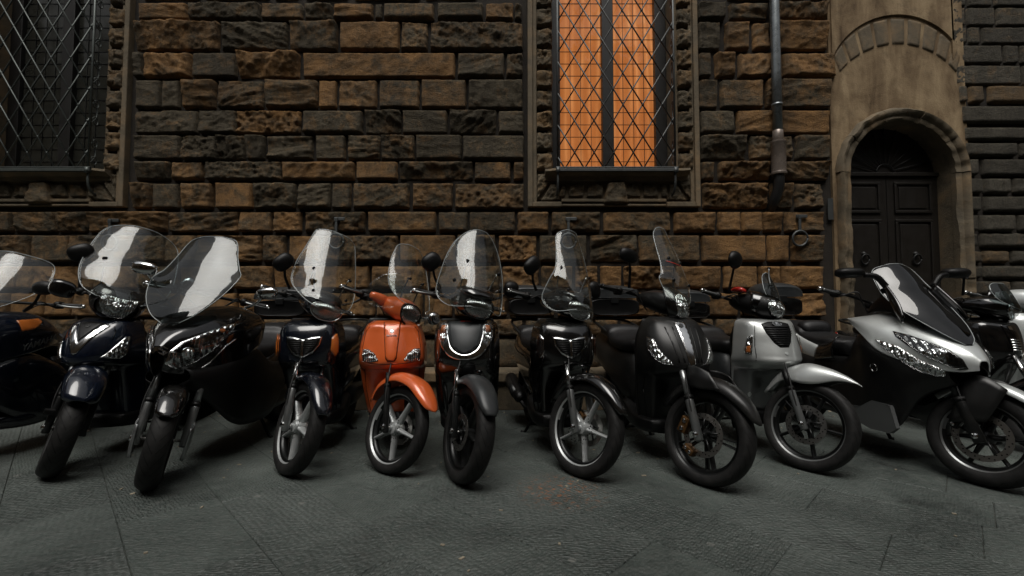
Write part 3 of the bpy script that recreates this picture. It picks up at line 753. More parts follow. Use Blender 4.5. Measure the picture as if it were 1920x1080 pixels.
# relieving arch of voussoirs over the door
def arcpt(cxp, cyp, Rp, t): return at(cxp+Rp*math.sin(t), cyp-Rp*math.cos(t), DY)
for k in range(9):
    t0, t1 = -1.12+k*0.252, -1.12+(k+1)*0.252-0.012
    o0, o1 = arcpt(1681, 165, 133, t0), arcpt(1681, 165, 133, t1)
    s_ = 0.80
    i0, i1 = arcpt(1683, 226, 141, t0*s_), arcpt(1683, 226, 141, t1*s_)
    q = [i0, i1, o1, o0]; xs = [p[0] for p in q]; zs_ = [p[1] for p in q]
    wob = 0.03*math.sin(k*7)
    g = rock(min(xs), max(xs), min(zs_), max(zs_), 0.005, 0.007, 900+k, Y=DY, res=0.025, edge=0.015, quad=q)
    o = dp('voussoir', g, M_TRIM)
dp('upper_plaster', prism([(XR-dcx+0.03, at(1560, 118, DY)[1])]+[(arcpt(1681, 163, 134, t)[0]-dcx, arcpt(1681, 163, 134, t)[1]) for t in [-1.1+i*0.1 for i in range(22)]]+[(XD1-dcx-0.14, at(1790, 112, DY)[1]), (XD1-dcx-0.14, 6.5), (XR-dcx+0.03, 6.5)], (0, -1, 0), 0.02, o=(dcx, DY-0.002, 0)), M_PLASTER, smooth=False)
# door leaves with raised frames and sunk panels
DH = dsp+0.02
def leaf(x0, x1, nm_side):
    d0 = DOOR_Y
    lf = dp('door_leaf', box(x0+0.004, x1-0.004, d0, d0+0.05, 0.02, DH), M_DARKWOOD, smooth=False, bevel=0.004)
    w_ = x1-x0
    pz = [(0.12, 0.72), (0.86, at(1689, 412, d0)[1]), (at(1689, 400, d0)[1], at(1689, 342, d0)[1])]
    for (a, b) in pz:
        fr = join(box(x0+0.08, x1-0.08, d0-0.022, d0-0.0005, a, a+0.03), box(x0+0.08, x1-0.08, d0-0.022, d0-0.0005, b-0.03, b), box(x0+0.08, x0+0.11, d0-0.021, d0-0.0005, a+0.0305, b-0.0305), box(x1-0.11, x1-0.08, d0-0.021, d0-0.0005, a+0.0305, b-0.0305))
        o = dp('panel_frame', fr, M_DARKWOOD, lf, smooth=False, bevel=0.006)
        o = dp('panel', box(x0+0.135, x1-0.135, d0-0.012, d0-0.0005, a+0.055, b-0.055), M_DARKWOOD, lf, smooth=False, bevel=0.01)
    kx, kz = (x0+x1)/2, at(1689, 482, d0)[1]
    ring = [(kx+0.045*math.cos(t), d0-0.035-0.01*math.sin(t), kz-0.03+0.055*math.sin(t)) for t in [2*math.pi*i/20 for i in range(21)]]
    dp('door_knocker', join(tube(ring, 0.009, 7), xf(lathe([(0, 0.03), (-0.02, 0.026), (-0.035, 0.012), (-0.037, 0)], 12, 'Y'), Matrix.Translation((kx, d0-0.0005, kz+0.035)))), M_BLACKIRON, lf)
    return lf
leaf(dcx-DR, dcx, 0); leaf(dcx, dcx+DR, 1)
dp('transom', box(dcx-DR, dcx+DR, DOOR_Y-0.03, DOOR_Y+0.05, DH+0.001, DH+0.045), M_DARKWOOD, smooth=False, bevel=0.006)
fan = dp('fanlight', prism([(-DR, DH+0.046)]+[(-DR*math.cos(math.pi*k/24), max(DH+0.046, dsp+DR*math.sin(math.pi*k/24))) for k in range(25)]+[(DR, DH+0.046)], (0, 1, 0), 0.02, o=(dcx, DOOR_Y+0.03, 0)), M_DARKWOOD, smooth=False)
for k in range(1, 12):
    t = math.pi*k/12
    o = dp('fanlight_bar', tube([(dcx-0.10*math.cos(t), DOOR_Y+0.01, DH+0.05+0.10*math.sin(t)), (dcx-(DR-0.02)*math.cos(t), DOOR_Y+0.01, DH+0.05+(DR-0.06)*math.sin(t))], 0.006, 6), M_BLACKIRON, fan)
dp('fanlight_ring', tube([(dcx-0.10*math.cos(math.pi*k/12), DOOR_Y+0.01, DH+0.05+0.10*math.sin(math.pi*k/12)) for k in range(13)], 0.008, 6), M_BLACKIRON, fan)
dp('door_step', box(dcx-DR-0.15, dcx+DR+0.15, 4.62, DOOR_Y, 0.0, 0.14), M_TRIM, smooth=False, bevel=0.015)
dp('letter_slot', box(at(1552, 400, DY)[0], at(1562, 400, DY)[0], DY-0.006, DY+0.0, at(1557, 412, DY)[1], at(1557, 372, DY)[1]), M_IRON, smooth=False)

# ---- the neighbouring building on the right: flat ashlar above, banded stones below
nb_ = tag(empty('neighbour_building', (XD1, WY, 0)), 'grey ashlar and banded stone house wall right of the arched doorway', 'building')
def np_(name, geo, m, **kw):
    v, f = geo
    return obj(name, ([Vector(p)-Vector((XD1, WY, 0)) for p in v], f), m, nb_, **kw)
rows = [(-30, 8, [(1788,1818),(1819,1868),(1869,1960),(1961,2080)], 0, .3), (9, 45, [(1789,1817),(1818,1873),(1874,1990),(1991,2080)], 0, .3), (46, 79, [(1790,1820),(1821,1846),(1847,1950),(1951,2080)], 0, .3), (80, 116, [(1806,1887),(1888,1918),(1919,2010),(2011,2080)], 0, .3), (118, 156, [(1795,1922),(1923,2080)], 0, .3),
  (158, 190, [(1800,1819,4),(1822,1850,7),(1858,1960,9),(1966,2080,5)], 1, .5), (196, 228, [(1806,1965),(1970,2080)], 1, .1), (236, 260, [(1811,1990),(1996,2080)], 1, .1), (265, 291, [(1813,1913),(1917,2080)], 1, .1), (296, 327, [(1815,1840),(1846,1980),(1986,2080)], 1, .15), (332, 361, [(1817,1849),(1850,1902),(1905,2080)], 1, .2), (366, 395, [(1818,1846),(1850,1970),(1975,2080)], 1, .15), (401, 432, [(1820,1840),(1841,1910),(1914,2080)], 1, .15), (436, 462, [(1821,1839),(1843,1990),(1995,2080)], 1, .15), (469, 492, [(1821,1846,7),(1848,1898,8),(1902,2080,3)], 1, .5), (497, 521, [(1822,1847),(1850,2080)], 1, .3), (526, 552, [(1823,1900),(1904,2080)], 1, .2), (557, 585, [(1823,1870),(1874,2080)], 1, .2), (590, 620, [(1824,1930),(1934,2080)], 1, .2), (625, 660, [(1824,1890),(1894,2080)], 1, .2), (665, 700, [(1824,1950),(1955,2080)], 1, .2)]
for ri, (ty, by, ss, rust, wm) in enumerate(rows):
    for si, s in enumerate(ss):
        x0, z1 = at(s[0], ty-(1 if rust else 0.3), FY); x1, z0 = at(s[1]+(0.6 if not rust else 0), by+(2 if rust else 0.6), FY)
        if rust: g = rock(x0, x1, z0, z1, 0.055, 0.014, 1200+ri*20+si, res=0.022, edge=0.022, aniso=(1.5, 1.5))
        else: g = rock(x0, x1, z0, z1, 0.03, 0.010, 1200+ri*20+si, res=0.018, edge=0.008, aniso=(6, 5))
        o = np_('stone', g, M_ASHLAR); o['warm'] = (s[2]/9 if len(s) > 2 else wm)
np_('wall', ([(XD1, WY, 0), (16, WY, 0), (16, WY, 13), (XD1, WY, 13)], [(0, 1, 2, 3)]), M_MORTAR, smooth=False)
np_('plinth', box(XD1+0.01, 16, 4.7, WY+0.01, 0, at(1900, 705, FY)[1]), M_TRIM, smooth=False, bevel=0.015)

# ---- drainpipe
px0, pzc = at(1459, 268, WY-0.14); PY = WY-0.14
pipe = tag(empty('drainpipe', (px0, PY, 0)), 'grey metal drainpipe with thick collar and black elbow between window and door', 'drainpipe')
M_PIPE = plain('painted_pipe', (0.17, 0.185, 0.19), 0.28, 0.7, 0.15, 40, 0.5)
M_PIPE2 = plain('brown_pipe', (0.20, 0.165, 0.14), 0.28, 0.4, 0.15, 40, 0.4)
M_PIPEB = plain('black_pipe', (0.02, 0.02, 0.02), 0.35, 0.1, 0.2, 60)
def pp(name, geo, m, **kw):
    return obj(name, geo, m, pipe, **kw)
zc0, zc1 = at(1459, 326, PY)[1], at(1459, 266, PY)[1]
pp('pipe', tube([(0, 0, zc1-0.02), (0, 0, 3.6), (0, 0, 12.7)], 0.049, 20), M_PIPE)
pp('sleeve', lathe([(zc1-0.01, 0.05), (zc1, 0.056), (zc1+0.12, 0.053), (zc1+0.125, 0.049)], 20, 'Z'), M_PIPE2)
pp('collar', lathe([(zc0-0.01, 0.055), (zc0-0.008, 0.078), (zc0+0.012, 0.080), (zc0+0.02, 0.073), (zc1-0.02, 0.073), (zc1-0.012, 0.078), (zc1+0.004, 0.076), (zc1+0.006, 0.05)], 24, 'Z'), M_PIPE2, auto=40)
pp('elbow', tube([(0, 0, zc0), (0, 0, zc0-0.07), (0.0, 0.02, zc0-0.16), (-0.015, 0.07, zc0-0.27), (-0.02, 0.16, zc0-0.36)], 0.054, 18, 20), M_PIPEB)
zb = at(1455, 197, PY)[1]
pp('pipe_clip', join(lathe([(zb-0.012, 0.05), (zb-0.012, 0.056), (zb+0.012, 0.056), (zb+0.012, 0.05)], 20, 'Z'), box(-0.012, 0.012, 0.05, 0.15, zb-0.01, zb+0.01)), M_PIPE)
# ---- hitching rings on the wall
def hitch(px, py, nm, rx=14, hidden=0):
    Y = WY-0.10; x, z = at(px, py, Y); r_ = rx*Y/FPX
    t = tag(empty('hitching_ring', (x, WY, z)), nm, 'iron ring', 'iron hitching rings along the wall')
    zt_ = 42*Y/FPX
    obj('bracket', join(box(-0.018, 0.018, -0.115, 0.02, zt_-0.03, zt_+0.015), box(-0.03, 0.09, -0.10, -0.085, zt_-0.015, zt_+0.02), box(-0.014, 0.014, -0.112, -0.09, 0.06, zt_-0.031)), M_IRON, t, smooth=False, bevel=0.004)
    ring = [(r_*math.cos(a), -0.10-0.008*math.sin(a), r_*math.sin(a)) for a in [2*math.pi*i/28 for i in range(28)]]; ring.append(ring[0])
    obj('ring', tube(ring, 0.0125, 8), M_IRON, t)
hitch(1500, 447, 'iron hitching ring on the wall between the drainpipe and the doorway')
hitch(205, 455, 'iron hitching ring behind the windscreen of the navy scooter')
hitch(630, 452, 'iron hitching ring seen through the windscreen left of the orange scooter')
hitch(1066, 452, 'iron hitching ring behind the tall windscreen under the lit window')

# ---- the house across the street, seen only in reflections
opp = tag(empty('facing_building', (0, -3.6, 0)), 'ochre plaster house across the street, mirrored in the windscreens', 'building')
def ochre():
    w = N('ochre_plaster'); p = w.n('ShaderNodeNewGeometry').outputs['Position']
    n = w.noise(p, 0.7, 5, 0.6); c = w.ramp(n, [(0.3, (0.17, 0.11, 0.055)), (0.7, (0.25, 0.17, 0.09))]); w.bsdf(c, 0.9); return w.m
M_OCH = ochre()
obj('wall', rects_wall(-18, 18, 0, 8.7, [(-16.2+i*3.2, -15.0+i*3.2, z0, z0+2.0) for i in range(11) for z0 in (1.3, 5.6)], 0), M_OCH, opp, smooth=False)
for i in range(11):
    for z0 in (1.3, 5.6):
        x0 = -16.2+i*3.2
        wv = obj('window', join(box(x0-0.12, x0, -0.2, 0.06, z0-0.12, z0+2.12), box(x0+1.2, x0+1.32, -0.2, 0.06, z0-0.12, z0+2.12), box(x0, x0+1.2, -0.2, 0.06, z0+2, z0+2.12), box(x0, x0+1.2, -0.2, 0.1, z0-0.12, z0), box(x0+0.57, x0+0.63, -0.18, -0.1, z0, z0+2)), M_TRIM, opp, smooth=False)
        obj('pane', ([(x0, -0.15, z0), (x0+1.2, -0.15, z0), (x0+1.2, -0.15, z0+2), (x0, -0.15, z0+2)], [(0, 3, 2, 1)]), M_DARKPANE, wv, smooth=False)
obj('roof_eaves', join(box(-18, 18, -0.3, 0.55, 8.7, 8.8), box(-18, 18, -8, 0.6, 8.8, 9.0)), M_DARKWOOD, opp, smooth=False)

# ---- unseen house blocks added at both street ends to cut low side light
for sx, lab in ((-1, 'unseen plain house block added at the far left street end to cut side light'), (1, 'unseen plain house block added at the far right street end to cut side light')):
    e = tag(empty('end_light_block', (sx*18, 0, 0)), lab, 'building')
    obj('wall', box(min(0, sx*5), max(0, sx*5), -3.7, 5.3, 0, 11.0), M_OCH, e, smooth=False)
    for k in range(3):
        for z0 in (1.3, 5.0, 8.0):
            y0 = -2.4+k*2.6
            obj('window', box(-0.06, 0.06, y0, y0+1.1, z0, z0+1.9), M_DARKPANE, e, smooth=False)
    obj('roof', box(min(-sx*0.5, sx*5), max(-sx*0.5, sx*5), -3.8, 5.4, 11.0, 11.3), M_DARKWOOD, e, smooth=False)
# ================================================================== scooters
# local frame of a scooter: x to its left, y to its tail, z up; origin under the front axle
def tyre_mat():
    w = N('tyre_rubber'); uv = w.n('ShaderNodeUVMap').outputs[0]
    sp = w.n('ShaderNodeSeparateXYZ'); w.l(uv, sp.inputs[0])
    a = w.math('ABSOLUTE', w.math('SUBTRACT', sp.outputs[1], 0.5))
    ph = w.math('FRACT', w.math('ADD', w.math('MULTIPLY', sp.outputs[0], 26.0), w.math('MULTIPLY', a, 5.0)))
    gr = w.math('MULTIPLY', w.math('LESS_THAN', ph, 0.16), w.math('MULTIPLY', w.math('LESS_THAN', a, 0.30), w.math('GREATER_THAN', a, 0.03)))
    tc = w.n('ShaderNodeTexCoord').outputs['Object']; n = w.noise(tc, 30, 4)
    c = w.mix(gr, w.ramp(n, [(0.3, (0.009, 0.009, 0.009)), (0.75, (0.022, 0.021, 0.020))]), (0.004, 0.004, 0.004))
    h = w.math('SUBTRACT', w.math('MULTIPLY', n, 0.15), gr)
    w.bsdf(c, 0.6, w.bump(h, 0.9, 0.006), Specular_IOR_Level=0.3); return w.m
M_TYRE = tyre_mat()
M_BLACKP = plain('black_plastic', (0.003, 0.003, 0.003), 0.44, 0, 0.35, 500, 0.08, spec=0.3)
M_MATTE = paint('matte_black_paint', (0.007, 0.0072, 0.0072), 0.36, 0.0, 0.0, dirt=0.12, spec=0.45)
M_GLOSS = paint('gloss_black_paint', (0.002, 0.002, 0.0022), 0.18, 0.0, 1.0, dirt=0.12)
M_NAVY = paint('navy_paint', (0.003, 0.0065, 0.016), 0.22, 0.1, 1.0, dirt=0.12)
M_NAVY2 = paint('dark_navy_paint', (0.002, 0.004, 0.009), 0.20, 0.1, 1.0, dirt=0.12)
M_ORANGE = paint('orange_paint', (0.70, 0.13, 0.030), 0.28, 0.1, 1.0, dirt=0.12)
M_SILVER = paint('silver_paint', (0.52, 0.54, 0.53), 0.36, 0.6, 0.7, dirt=0.15)
M_SILVER2 = paint('pale_silver_paint', (0.60, 0.63, 0.62), 0.34, 0.4, 0.8, dirt=0.12)
M_GUN = paint('gunmetal_paint', (0.17, 0.178, 0.178), 0.38, 0.4, 0.5, dirt=0.15)
M_GREYM = paint('grey_satin_paint', (0.022, 0.025, 0.027), 0.40, 0.1, 0.0, dirt=0.2)
M_CHROME = plain('chrome', (0.72, 0.73, 0.73), 0.16, 1.0, 0.0, var=0.3)
M_ALU = plain('cast_alloy', (0.30, 0.31, 0.31), 0.36, 0.85, 0.15, 200)
M_ALUB = plain('bright_alloy', (0.50, 0.52, 0.52), 0.42, 0.6, 0.15, 200)
M_ALUD = plain('dark_alloy', (0.018, 0.019, 0.019), 0.34, 0.5, 0.15, 200, 0.15)
M_STEEL = plain('brake_steel', (0.38, 0.37, 0.35), 0.3, 0.95, 0.1, 200)
M_GOLD = plain('gold_caliper', (0.13, 0.065, 0.022), 0.4, 0.7, 0.1)
M_SEAT = plain('seat_vinyl', (0.008, 0.008, 0.0085), 0.45, 0, 0.45, 380, 0.15, spec=0.4)
M_RUBBER = plain('grip_rubber', (0.008, 0.008, 0.008), 0.6, 0, 0.6, 260)
M_MIRROR = plain('mirror_glass', (0.75, 0.77, 0.78), 0.05, 1.0, 0, var=0.05)
M_RED = paint('red_lens', (0.45, 0.015, 0.008), 0.12, 0, 1.0, dirt=0.1)
M_SCREEN = clear('clear_windscreen', (0.91, 0.93, 0.92), 1.46, 0.012, 0.4)
M_SMOKE = clear('smoked_windscreen', (0.42, 0.46, 0.46), 1.58, 0.012, 0.5)
M_DSMOKE = clear('dark_smoked_windscreen', (0.10, 0.11, 0.11), 1.7, 0.02, 0.2)
M_LENS = clear('headlight_lens', (0.95, 0.96, 0.96), 1.5, 0.02, 0.15)
def amber_mat():
    w = N('amber_lens'); tc = w.n('ShaderNodeTexCoord').outputs['Object']
    wv = w.n('ShaderNodeTexWave'); wv.inputs['Scale'].default_value = 40; wv.bands_direction = 'Z'; w.l(tc, wv.inputs['Vector'])
    w.bsdf((0.62, 0.17, 0.03), 0.12, w.bump(wv.outputs[1], 0.3, 0.003), Coat_Weight=1.0, Transmission_Weight=0.15); return w.m
M_AMBER = amber_mat()
def fluted_mat():
    w = N('reflector'); tc = w.n('ShaderNodeTexCoord').outputs['Object']
    vo = w.n('ShaderNodeTexVoronoi'); vo.inputs['Scale'].default_value = 34; w.l(tc, vo.inputs['Vector'])
    wv = w.n('ShaderNodeTexWave'); wv.inputs['Scale'].default_value = 24; wv.bands_direction = 'X'; wv.inputs['Distortion'].default_value = 1.5; w.l(tc, wv.inputs['Vector'])
    h = w.math('ADD', w.math('MULTIPLY', vo.outputs[0], 1.2), w.math('MULTIPLY', wv.outputs[1], 0.5))
    w.bsdf((0.85, 0.86, 0.86), 0.2, w.bump(h, 0.9, 0.012), Metallic=1.0); return w.m
M_FLUTE = fluted_mat()

def dref_mat():
    w = N('dark_reflector'); tc = w.n('ShaderNodeTexCoord').outputs['Object']
    wv = w.n('ShaderNodeTexWave'); wv.inputs['Scale'].default_value = 16; wv.bands_direction = 'X'; wv.inputs['Distortion'].default_value = 2.5; w.l(tc, wv.inputs['Vector'])
    n = w.noise(tc, 12, 2, 0.5)
    c = w.ramp(n, [(0.42, (0.03, 0.03, 0.03)), (0.62, (0.75, 0.76, 0.76))])
    w.bsdf(c, 0.14, w.bump(w.math('ADD', wv.outputs[1], w.math('MULTIPLY', n, 3.0)), 0.7, 0.012), Metallic=1.0); return w.m
M_DREF = dref_mat()
def flens_mat():
    w = N('fluted_glass'); tc = w.n('ShaderNodeTexCoord').outputs['Object']
    wv = w.n('ShaderNodeTexWave'); wv.inputs['Scale'].default_value = 26; wv.bands_direction = 'X'; wv.inputs['Distortion'].default_value = 0.6; w.l(tc, wv.inputs['Vector'])
    nr = w.bump(wv.outputs[1], 0.5, 0.006)
    tr = w.n('ShaderNodeBsdfTransparent'); tr.inputs[0].default_value = (0.95, 0.96, 0.96, 1)
    gl = w.n('ShaderNodeBsdfGlossy'); gl.inputs['Roughness'].default_value = 0.12; gl.inputs[0].default_value = (0.85, 0.87, 0.87, 1); w.l(nr, gl.inputs['Normal'])
    mx = w.n('ShaderNodeMixShader'); mx.inputs[0].default_value = 0.42; w.l(tr.outputs[0], mx.inputs[1]); w.l(gl.outputs[0], mx.inputs[2]); w.l(mx.outputs[0], w.out.inputs[0]); return w.m
M_FLENS = flens_mat()
def steer_matrix(deg, A, rake):
    ax = Vector((0, math.sin(rake), math.cos(rake)))
    return Matrix.Translation(A) @ Matrix.Rotation(R(deg), 4, ax) @ Matrix.Translation(-Vector(A))
class Bike:
    def __init__(s, name, label, X, Z, yaw=0, steer=35, lean=0, rw=0.285, rake=26, ofs=0.075, group=None):
        s.root = tag(empty(name, (X, Z, 0)), label, 'scooter', 'scooters parked in a row')
        s.root.rotation_euler = (0, R(lean), R(yaw)); s.rw = rw; s.rake = R(rake)
        s.up = 0.09; s.S = steer_matrix(steer, (0, ofs, rw), s.rake); s.ofs = ofs
    def axis(s, z): return s.ofs+(z-s.rw)*math.tan(s.rake)
    def add(s, name, geo, m, st=False, parent=None, M=None, **kw):
        if parent is not None: return obj(name, geo, m, parent, **kw)
        MM = s.S if st else Matrix.Identity(4)
        if st and M is None and not isinstance(geo, bpy.types.Mesh) and min(v[2] for v in geo[0]) > 0.9: MM = MM @ Matrix.Translation((0, s.up, 0))
        if M is not None: MM = MM @ M
        return obj(name, geo, m, s.root, MM, **kw)
    # ---- wheel: hub mesh with tyre, rim, spokes and disc
    def wheel(s, y, r, rim, w, spokes='star5', m=None, st=False, disc=0.105, side=-1, tyre_p=2.4, caliper=None, dm=None, lip=None):
        m = m or M_ALU; lip = lip or m
        M = Matrix.Translation((0, y, r))
        hub = s.add('wheel', lathe([(-0.06, 0.0), (-0.06, 0.016), (-0.045, 0.018), (-0.04, 0.036), (-0.015, 0.044), (0.015, 0.044), (0.04, 0.036), (0.045, 0.018), (0.06, 0.016), (0.06, 0.0)], 20), m, st, M=M, auto=40)
        prof = []; np = 15
        for k in range(np):
            t = k/(np-1)*2-1; ang = t*math.pi*0.5*1.12
            prof.append((math.sin(ang)*w/2*(1.0 if abs(t) < 0.85 else 0.97), rim+(r-rim)*max(0.0, math.cos(ang*0.893))**(1/tyre_p*1.35)))
        prof = [(-w*0.40, rim-0.004)]+prof+[(w*0.40, rim-0.004)]
        g = lathe(prof, 64); mm = len(prof); uv = [((i//mm)/64.0, (i % mm)/(mm-1)) for i in range(len(g[0]))]
        s.add('tyre', g, M_TYRE, parent=hub, uv=uv)
        hw = w*0.40
        rp = [(-hw, rim+0.006), (-hw-0.003, rim+0.003), (-hw+0.002, rim-0.006), (-hw+0.010, rim-0.012), (-hw+0.016, rim-0.026), (-0.008, rim-0.034), (0.008, rim-0.034), (hw-0.016, rim-0.026), (hw-0.010, rim-0.012), (hw-0.002, rim-0.006), (hw+0.003, rim+0.003), (hw, rim+0.006)]
        s.add('rim', lathe(rp[3:9], 64), M_ALUD, parent=hub, auto=45)
        for q in (rp[:5], rp[7:]): s.add('rim_lip', lathe(q, 64), lip, parent=hub, auto=45)
        n = {'star5': 5, 'star3': 3, 'split5': 5, 'six': 6}[spokes]
        for k in range(n):
            a = 2*math.pi*k/n+0.35; Mx = Matrix.Rotation(a, 4, 'X')
            r0, r1 = 0.03, rim-0.028
            def spk(y0, y1, w0, w1):
                P = []
                for t in (0, 0.5, 1):
                    rr = r0+(r1-r0)*t; ww = w0+(w1-w0)*t-(0.004 if t == 0.5 else 0); dd = 0.024-0.006*t; yc = y0+(y1-y0)*t
                    P.append([(-dd, yc-ww*0.6, rr), (-dd-0.004, yc, rr), (-dd, yc+ww*0.6, rr), (0, yc+ww, rr), (dd, yc+ww*0.6, rr), (dd+0.004, yc, rr), (dd, yc-ww*0.6, rr), (0, yc-ww, rr)])
                V = [p for q in P for p in q]; F = [(i*8+j, i*8+(j+1) % 8, (i+1)*8+(j+1) % 8, (i+1)*8+j) for i in range(2) for j in range(8)]
                return V, F
            if spokes == 'split5': g = join(spk(-0.006, -0.020, 0.009, 0.008), spk(0.006, 0.020, 0.009, 0.008))
            else: g = spk(0, 0, 0.017, 0.011 if spokes != 'star3' else 0.03)
            s.add('spoke', xf(g, Mx), m, parent=hub)
        if disc:
            x = side*0.047
            s.add('brake_disc', lathe([(x-0.002, disc-0.034), (x-0.002, disc), (x+0.002, disc), (x+0.002, disc-0.034), (x-0.002, disc-0.034)], 48), dm or M_STEEL, parent=hub, auto=30)
            hs_ = [xf(lathe([(-0.0026, 0.0045), (-0.0026, 0.0)], 6), Matrix.Translation((x, (disc-0.009-0.010*(q % 3))*math.cos(q*2*math.pi/36), (disc-0.009-0.010*(q % 3))*math.sin(q*2*math.pi/36)))) for q in range(36)]
            h2 = [xf(g_, Matrix.Scale(-1, 4, (1, 0, 0))) for g_ in hs_] if side > 0 else hs_
            s.add('disc_holes', join(*h2), M_BLACKP, parent=hub)
            cg = []
            for k in range(5):
                a = 2*math.pi*k/5; cg.append(tube([(x, 0.03*math.cos(a), 0.03*math.sin(a)), (x, (disc-0.03)*math.cos(a+0.3), (disc-0.03)*math.sin(a+0.3))], 0.006, 6))
            s.add('disc_carrier', join(*cg), M_ALUD, parent=hub)
        return hub
    def caliper(s, y, ang, rad, side, m, st=True, sz=1.0):
        a = R(ang); cy, cz = y+math.cos(a)*rad, s.rw+math.sin(a)*rad
        g = xf(box(-0.028, 0.028, -0.045*sz, 0.045*sz, -0.026*sz, 0.026*sz), Matrix.Translation((side*0.055, cy, cz)) @ Matrix.Rotation(-a+R(90), 4, 'X').inverted())
        c = s.add('brake_caliper', g, m, st, smooth=False, bevel=0.008)
        for q in (-1, 1):
            p = Vector((side*0.084, cy+math.sin(a)*0.022*q*sz*-1, cz+math.cos(a)*0.022*q*sz))
            s.add('bolt', xf(lathe([(0, 0.012*sz), (side*0.004, 0.012*sz), (side*0.006, 0.006), (side*0.006, 0)], 10), Matrix.Translation(p)), M_CHROME, parent=c, auto=30)
    # ---- telescopic fork
    def fork(s, top=0.72, sep=0.085, lo=None, up=None, r0=0.023, r1=0.016, split=0.46, yoff=-0.0):
        lo = lo or M_ALU; up = up or M_CHROME
        d = Vector((0, math.sin(s.rake), math.cos(s.rake)))
        for sx in (-1, 1):
            b = Vector((sx*sep, yoff, s.rw))
            e = b+d*((top-s.rw)/d.z); mid_ = b+d*((split-s.rw)/d.z)
            lg = s.add('fork_leg', tube([b-d*0.035, b-d*0.03, mid_-d*0.02, mid_, mid_+d*0.002], [r0*0.7, r0, r0, r0*1.08, r0*0.9], 14), lo, True)
            s.add('stanchion', tube([mid_, e], r1, 12), up, parent=lg)
            s.add('fork_seal', tube([mid_-d*0.012, mid_+d*0.016], r0*1.12, 12), M_BLACKP, parent=lg)
            s.add('axle_nut', xf(lathe([(0, 0.017), (sx*0.012, 0.016), (sx*0.016, 0.008), (sx*0.016, 0)], 8), Matrix.Translation((sx*(sep+r0*0.7), yoff, s.rw))), M_CHROME, parent=lg, auto=30)
        hz = Vector((-sep-0.012, yoff+0.03, s.rw+0.07)); s.add('brake_hose', tube([hz, hz+d*0.12+Vector((-0.012, -0.012, 0)), hz+d*0.26+Vector((0.0, -0.02, 0)), hz+d*0.40+Vector((0.04, 0.0, 0)), hz+d*0.52+Vector((0.07, 0.03, 0))], 0.0045, 7, 18), M_RUBBER, True)
        s.add('axle', tube([(-sep, 0, s.rw), (sep, 0, s.rw)], 0.009, 8), M_STEEL, True)
    # ---- mudguard: arc over the wheel, angle in degrees from the top, + to the front
    def fender(s, stations, m, r=None, name='mudguard', st=True, th=0.004):
        """stations: (angle, clearance, half_width, side_drop)"""
        rows = []
        for (a, cl, hw, dr) in stations:
            a = R(a); rr = s.rw+cl
            row = []
            for (f, q) in ((0, 0), (0.45, 0.06), (0.8, 0.30), (0.96, 0.65), (1.0, 1.0)):
                r2 = rr-dr*q; row.append((hw*f, -math.sin(a)*r2, s.rw+math.cos(a)*r2))
            rows.append(row)
        g = surf(sym(rows), 21, 26)
        s.add(name, g, m, st, solid=th)
        return g
    def shell(s, name, rows, m, nu=33, nv=28, st=False, th=0.005, full=False, **kw):
        if name in ('front_shield', 'front_fairing'): nu, nv = nu*2-1, nv*2-1
        g = surf(rows if full else sym(rows), nu, nv)
        if name != 'inner_shield' and not full:      # make the outside face the front
            ny = 0
            for f in g[1]:
                a_, b_, c_ = g[0][f[0]], g[0][f[1]], g[0][f[2]]; ny += (b_-a_).cross(c_-a_).y
            if ny > 0: g = flip(g)
        o = s.add(name, g, m, st, solid=th, **kw)
        return o, bvh(g), g
    def loft(s, name, secs, m, n=None, seg=24, st=False, M=None, parent=None, **kw):
        return s.add(name, ring_loft(secs, seg, n), m, st, M=M, parent=parent, **kw)
    def stuck(s, name, poly, tree, off, m, st=False, parent=None, th=0.002, **kw):
        g = patch(poly, tree, off, **kw)
        return s.add(name, g, m, st, parent=parent, solid=th, offset=-1)
    def stick(s, name, geo, tree, p, d, m, off=0.001, roll=0, st=False, parent=None):
        """flat geometry (x right, y up) laid on a shell where the ray p,d hits"""
        h = tree.ray_cast(Vector(p), Vector(d).normalized())
        if h[0] is None: h = tree.find_nearest(Vector(p)+Vector(d))
        n = h[1] if h[1].dot(Vector(d)) < 0 else -h[1]
        up = Vector((0, 0, 1)); xax = up.cross(n).normalized(); yax = n.cross(xax)
        M = Matrix(((xax.x, yax.x, n.x, 0), (xax.y, yax.y, n.y, 0), (xax.z, yax.z, n.z, 0), (0, 0, 0, 1)))
        M = Matrix.Translation(h[0]+n*off) @ M @ Matrix.Rotation(R(roll), 4, 'Z')
        return s.add(name, xf(geo, M), m, st, parent=parent, smooth=False)
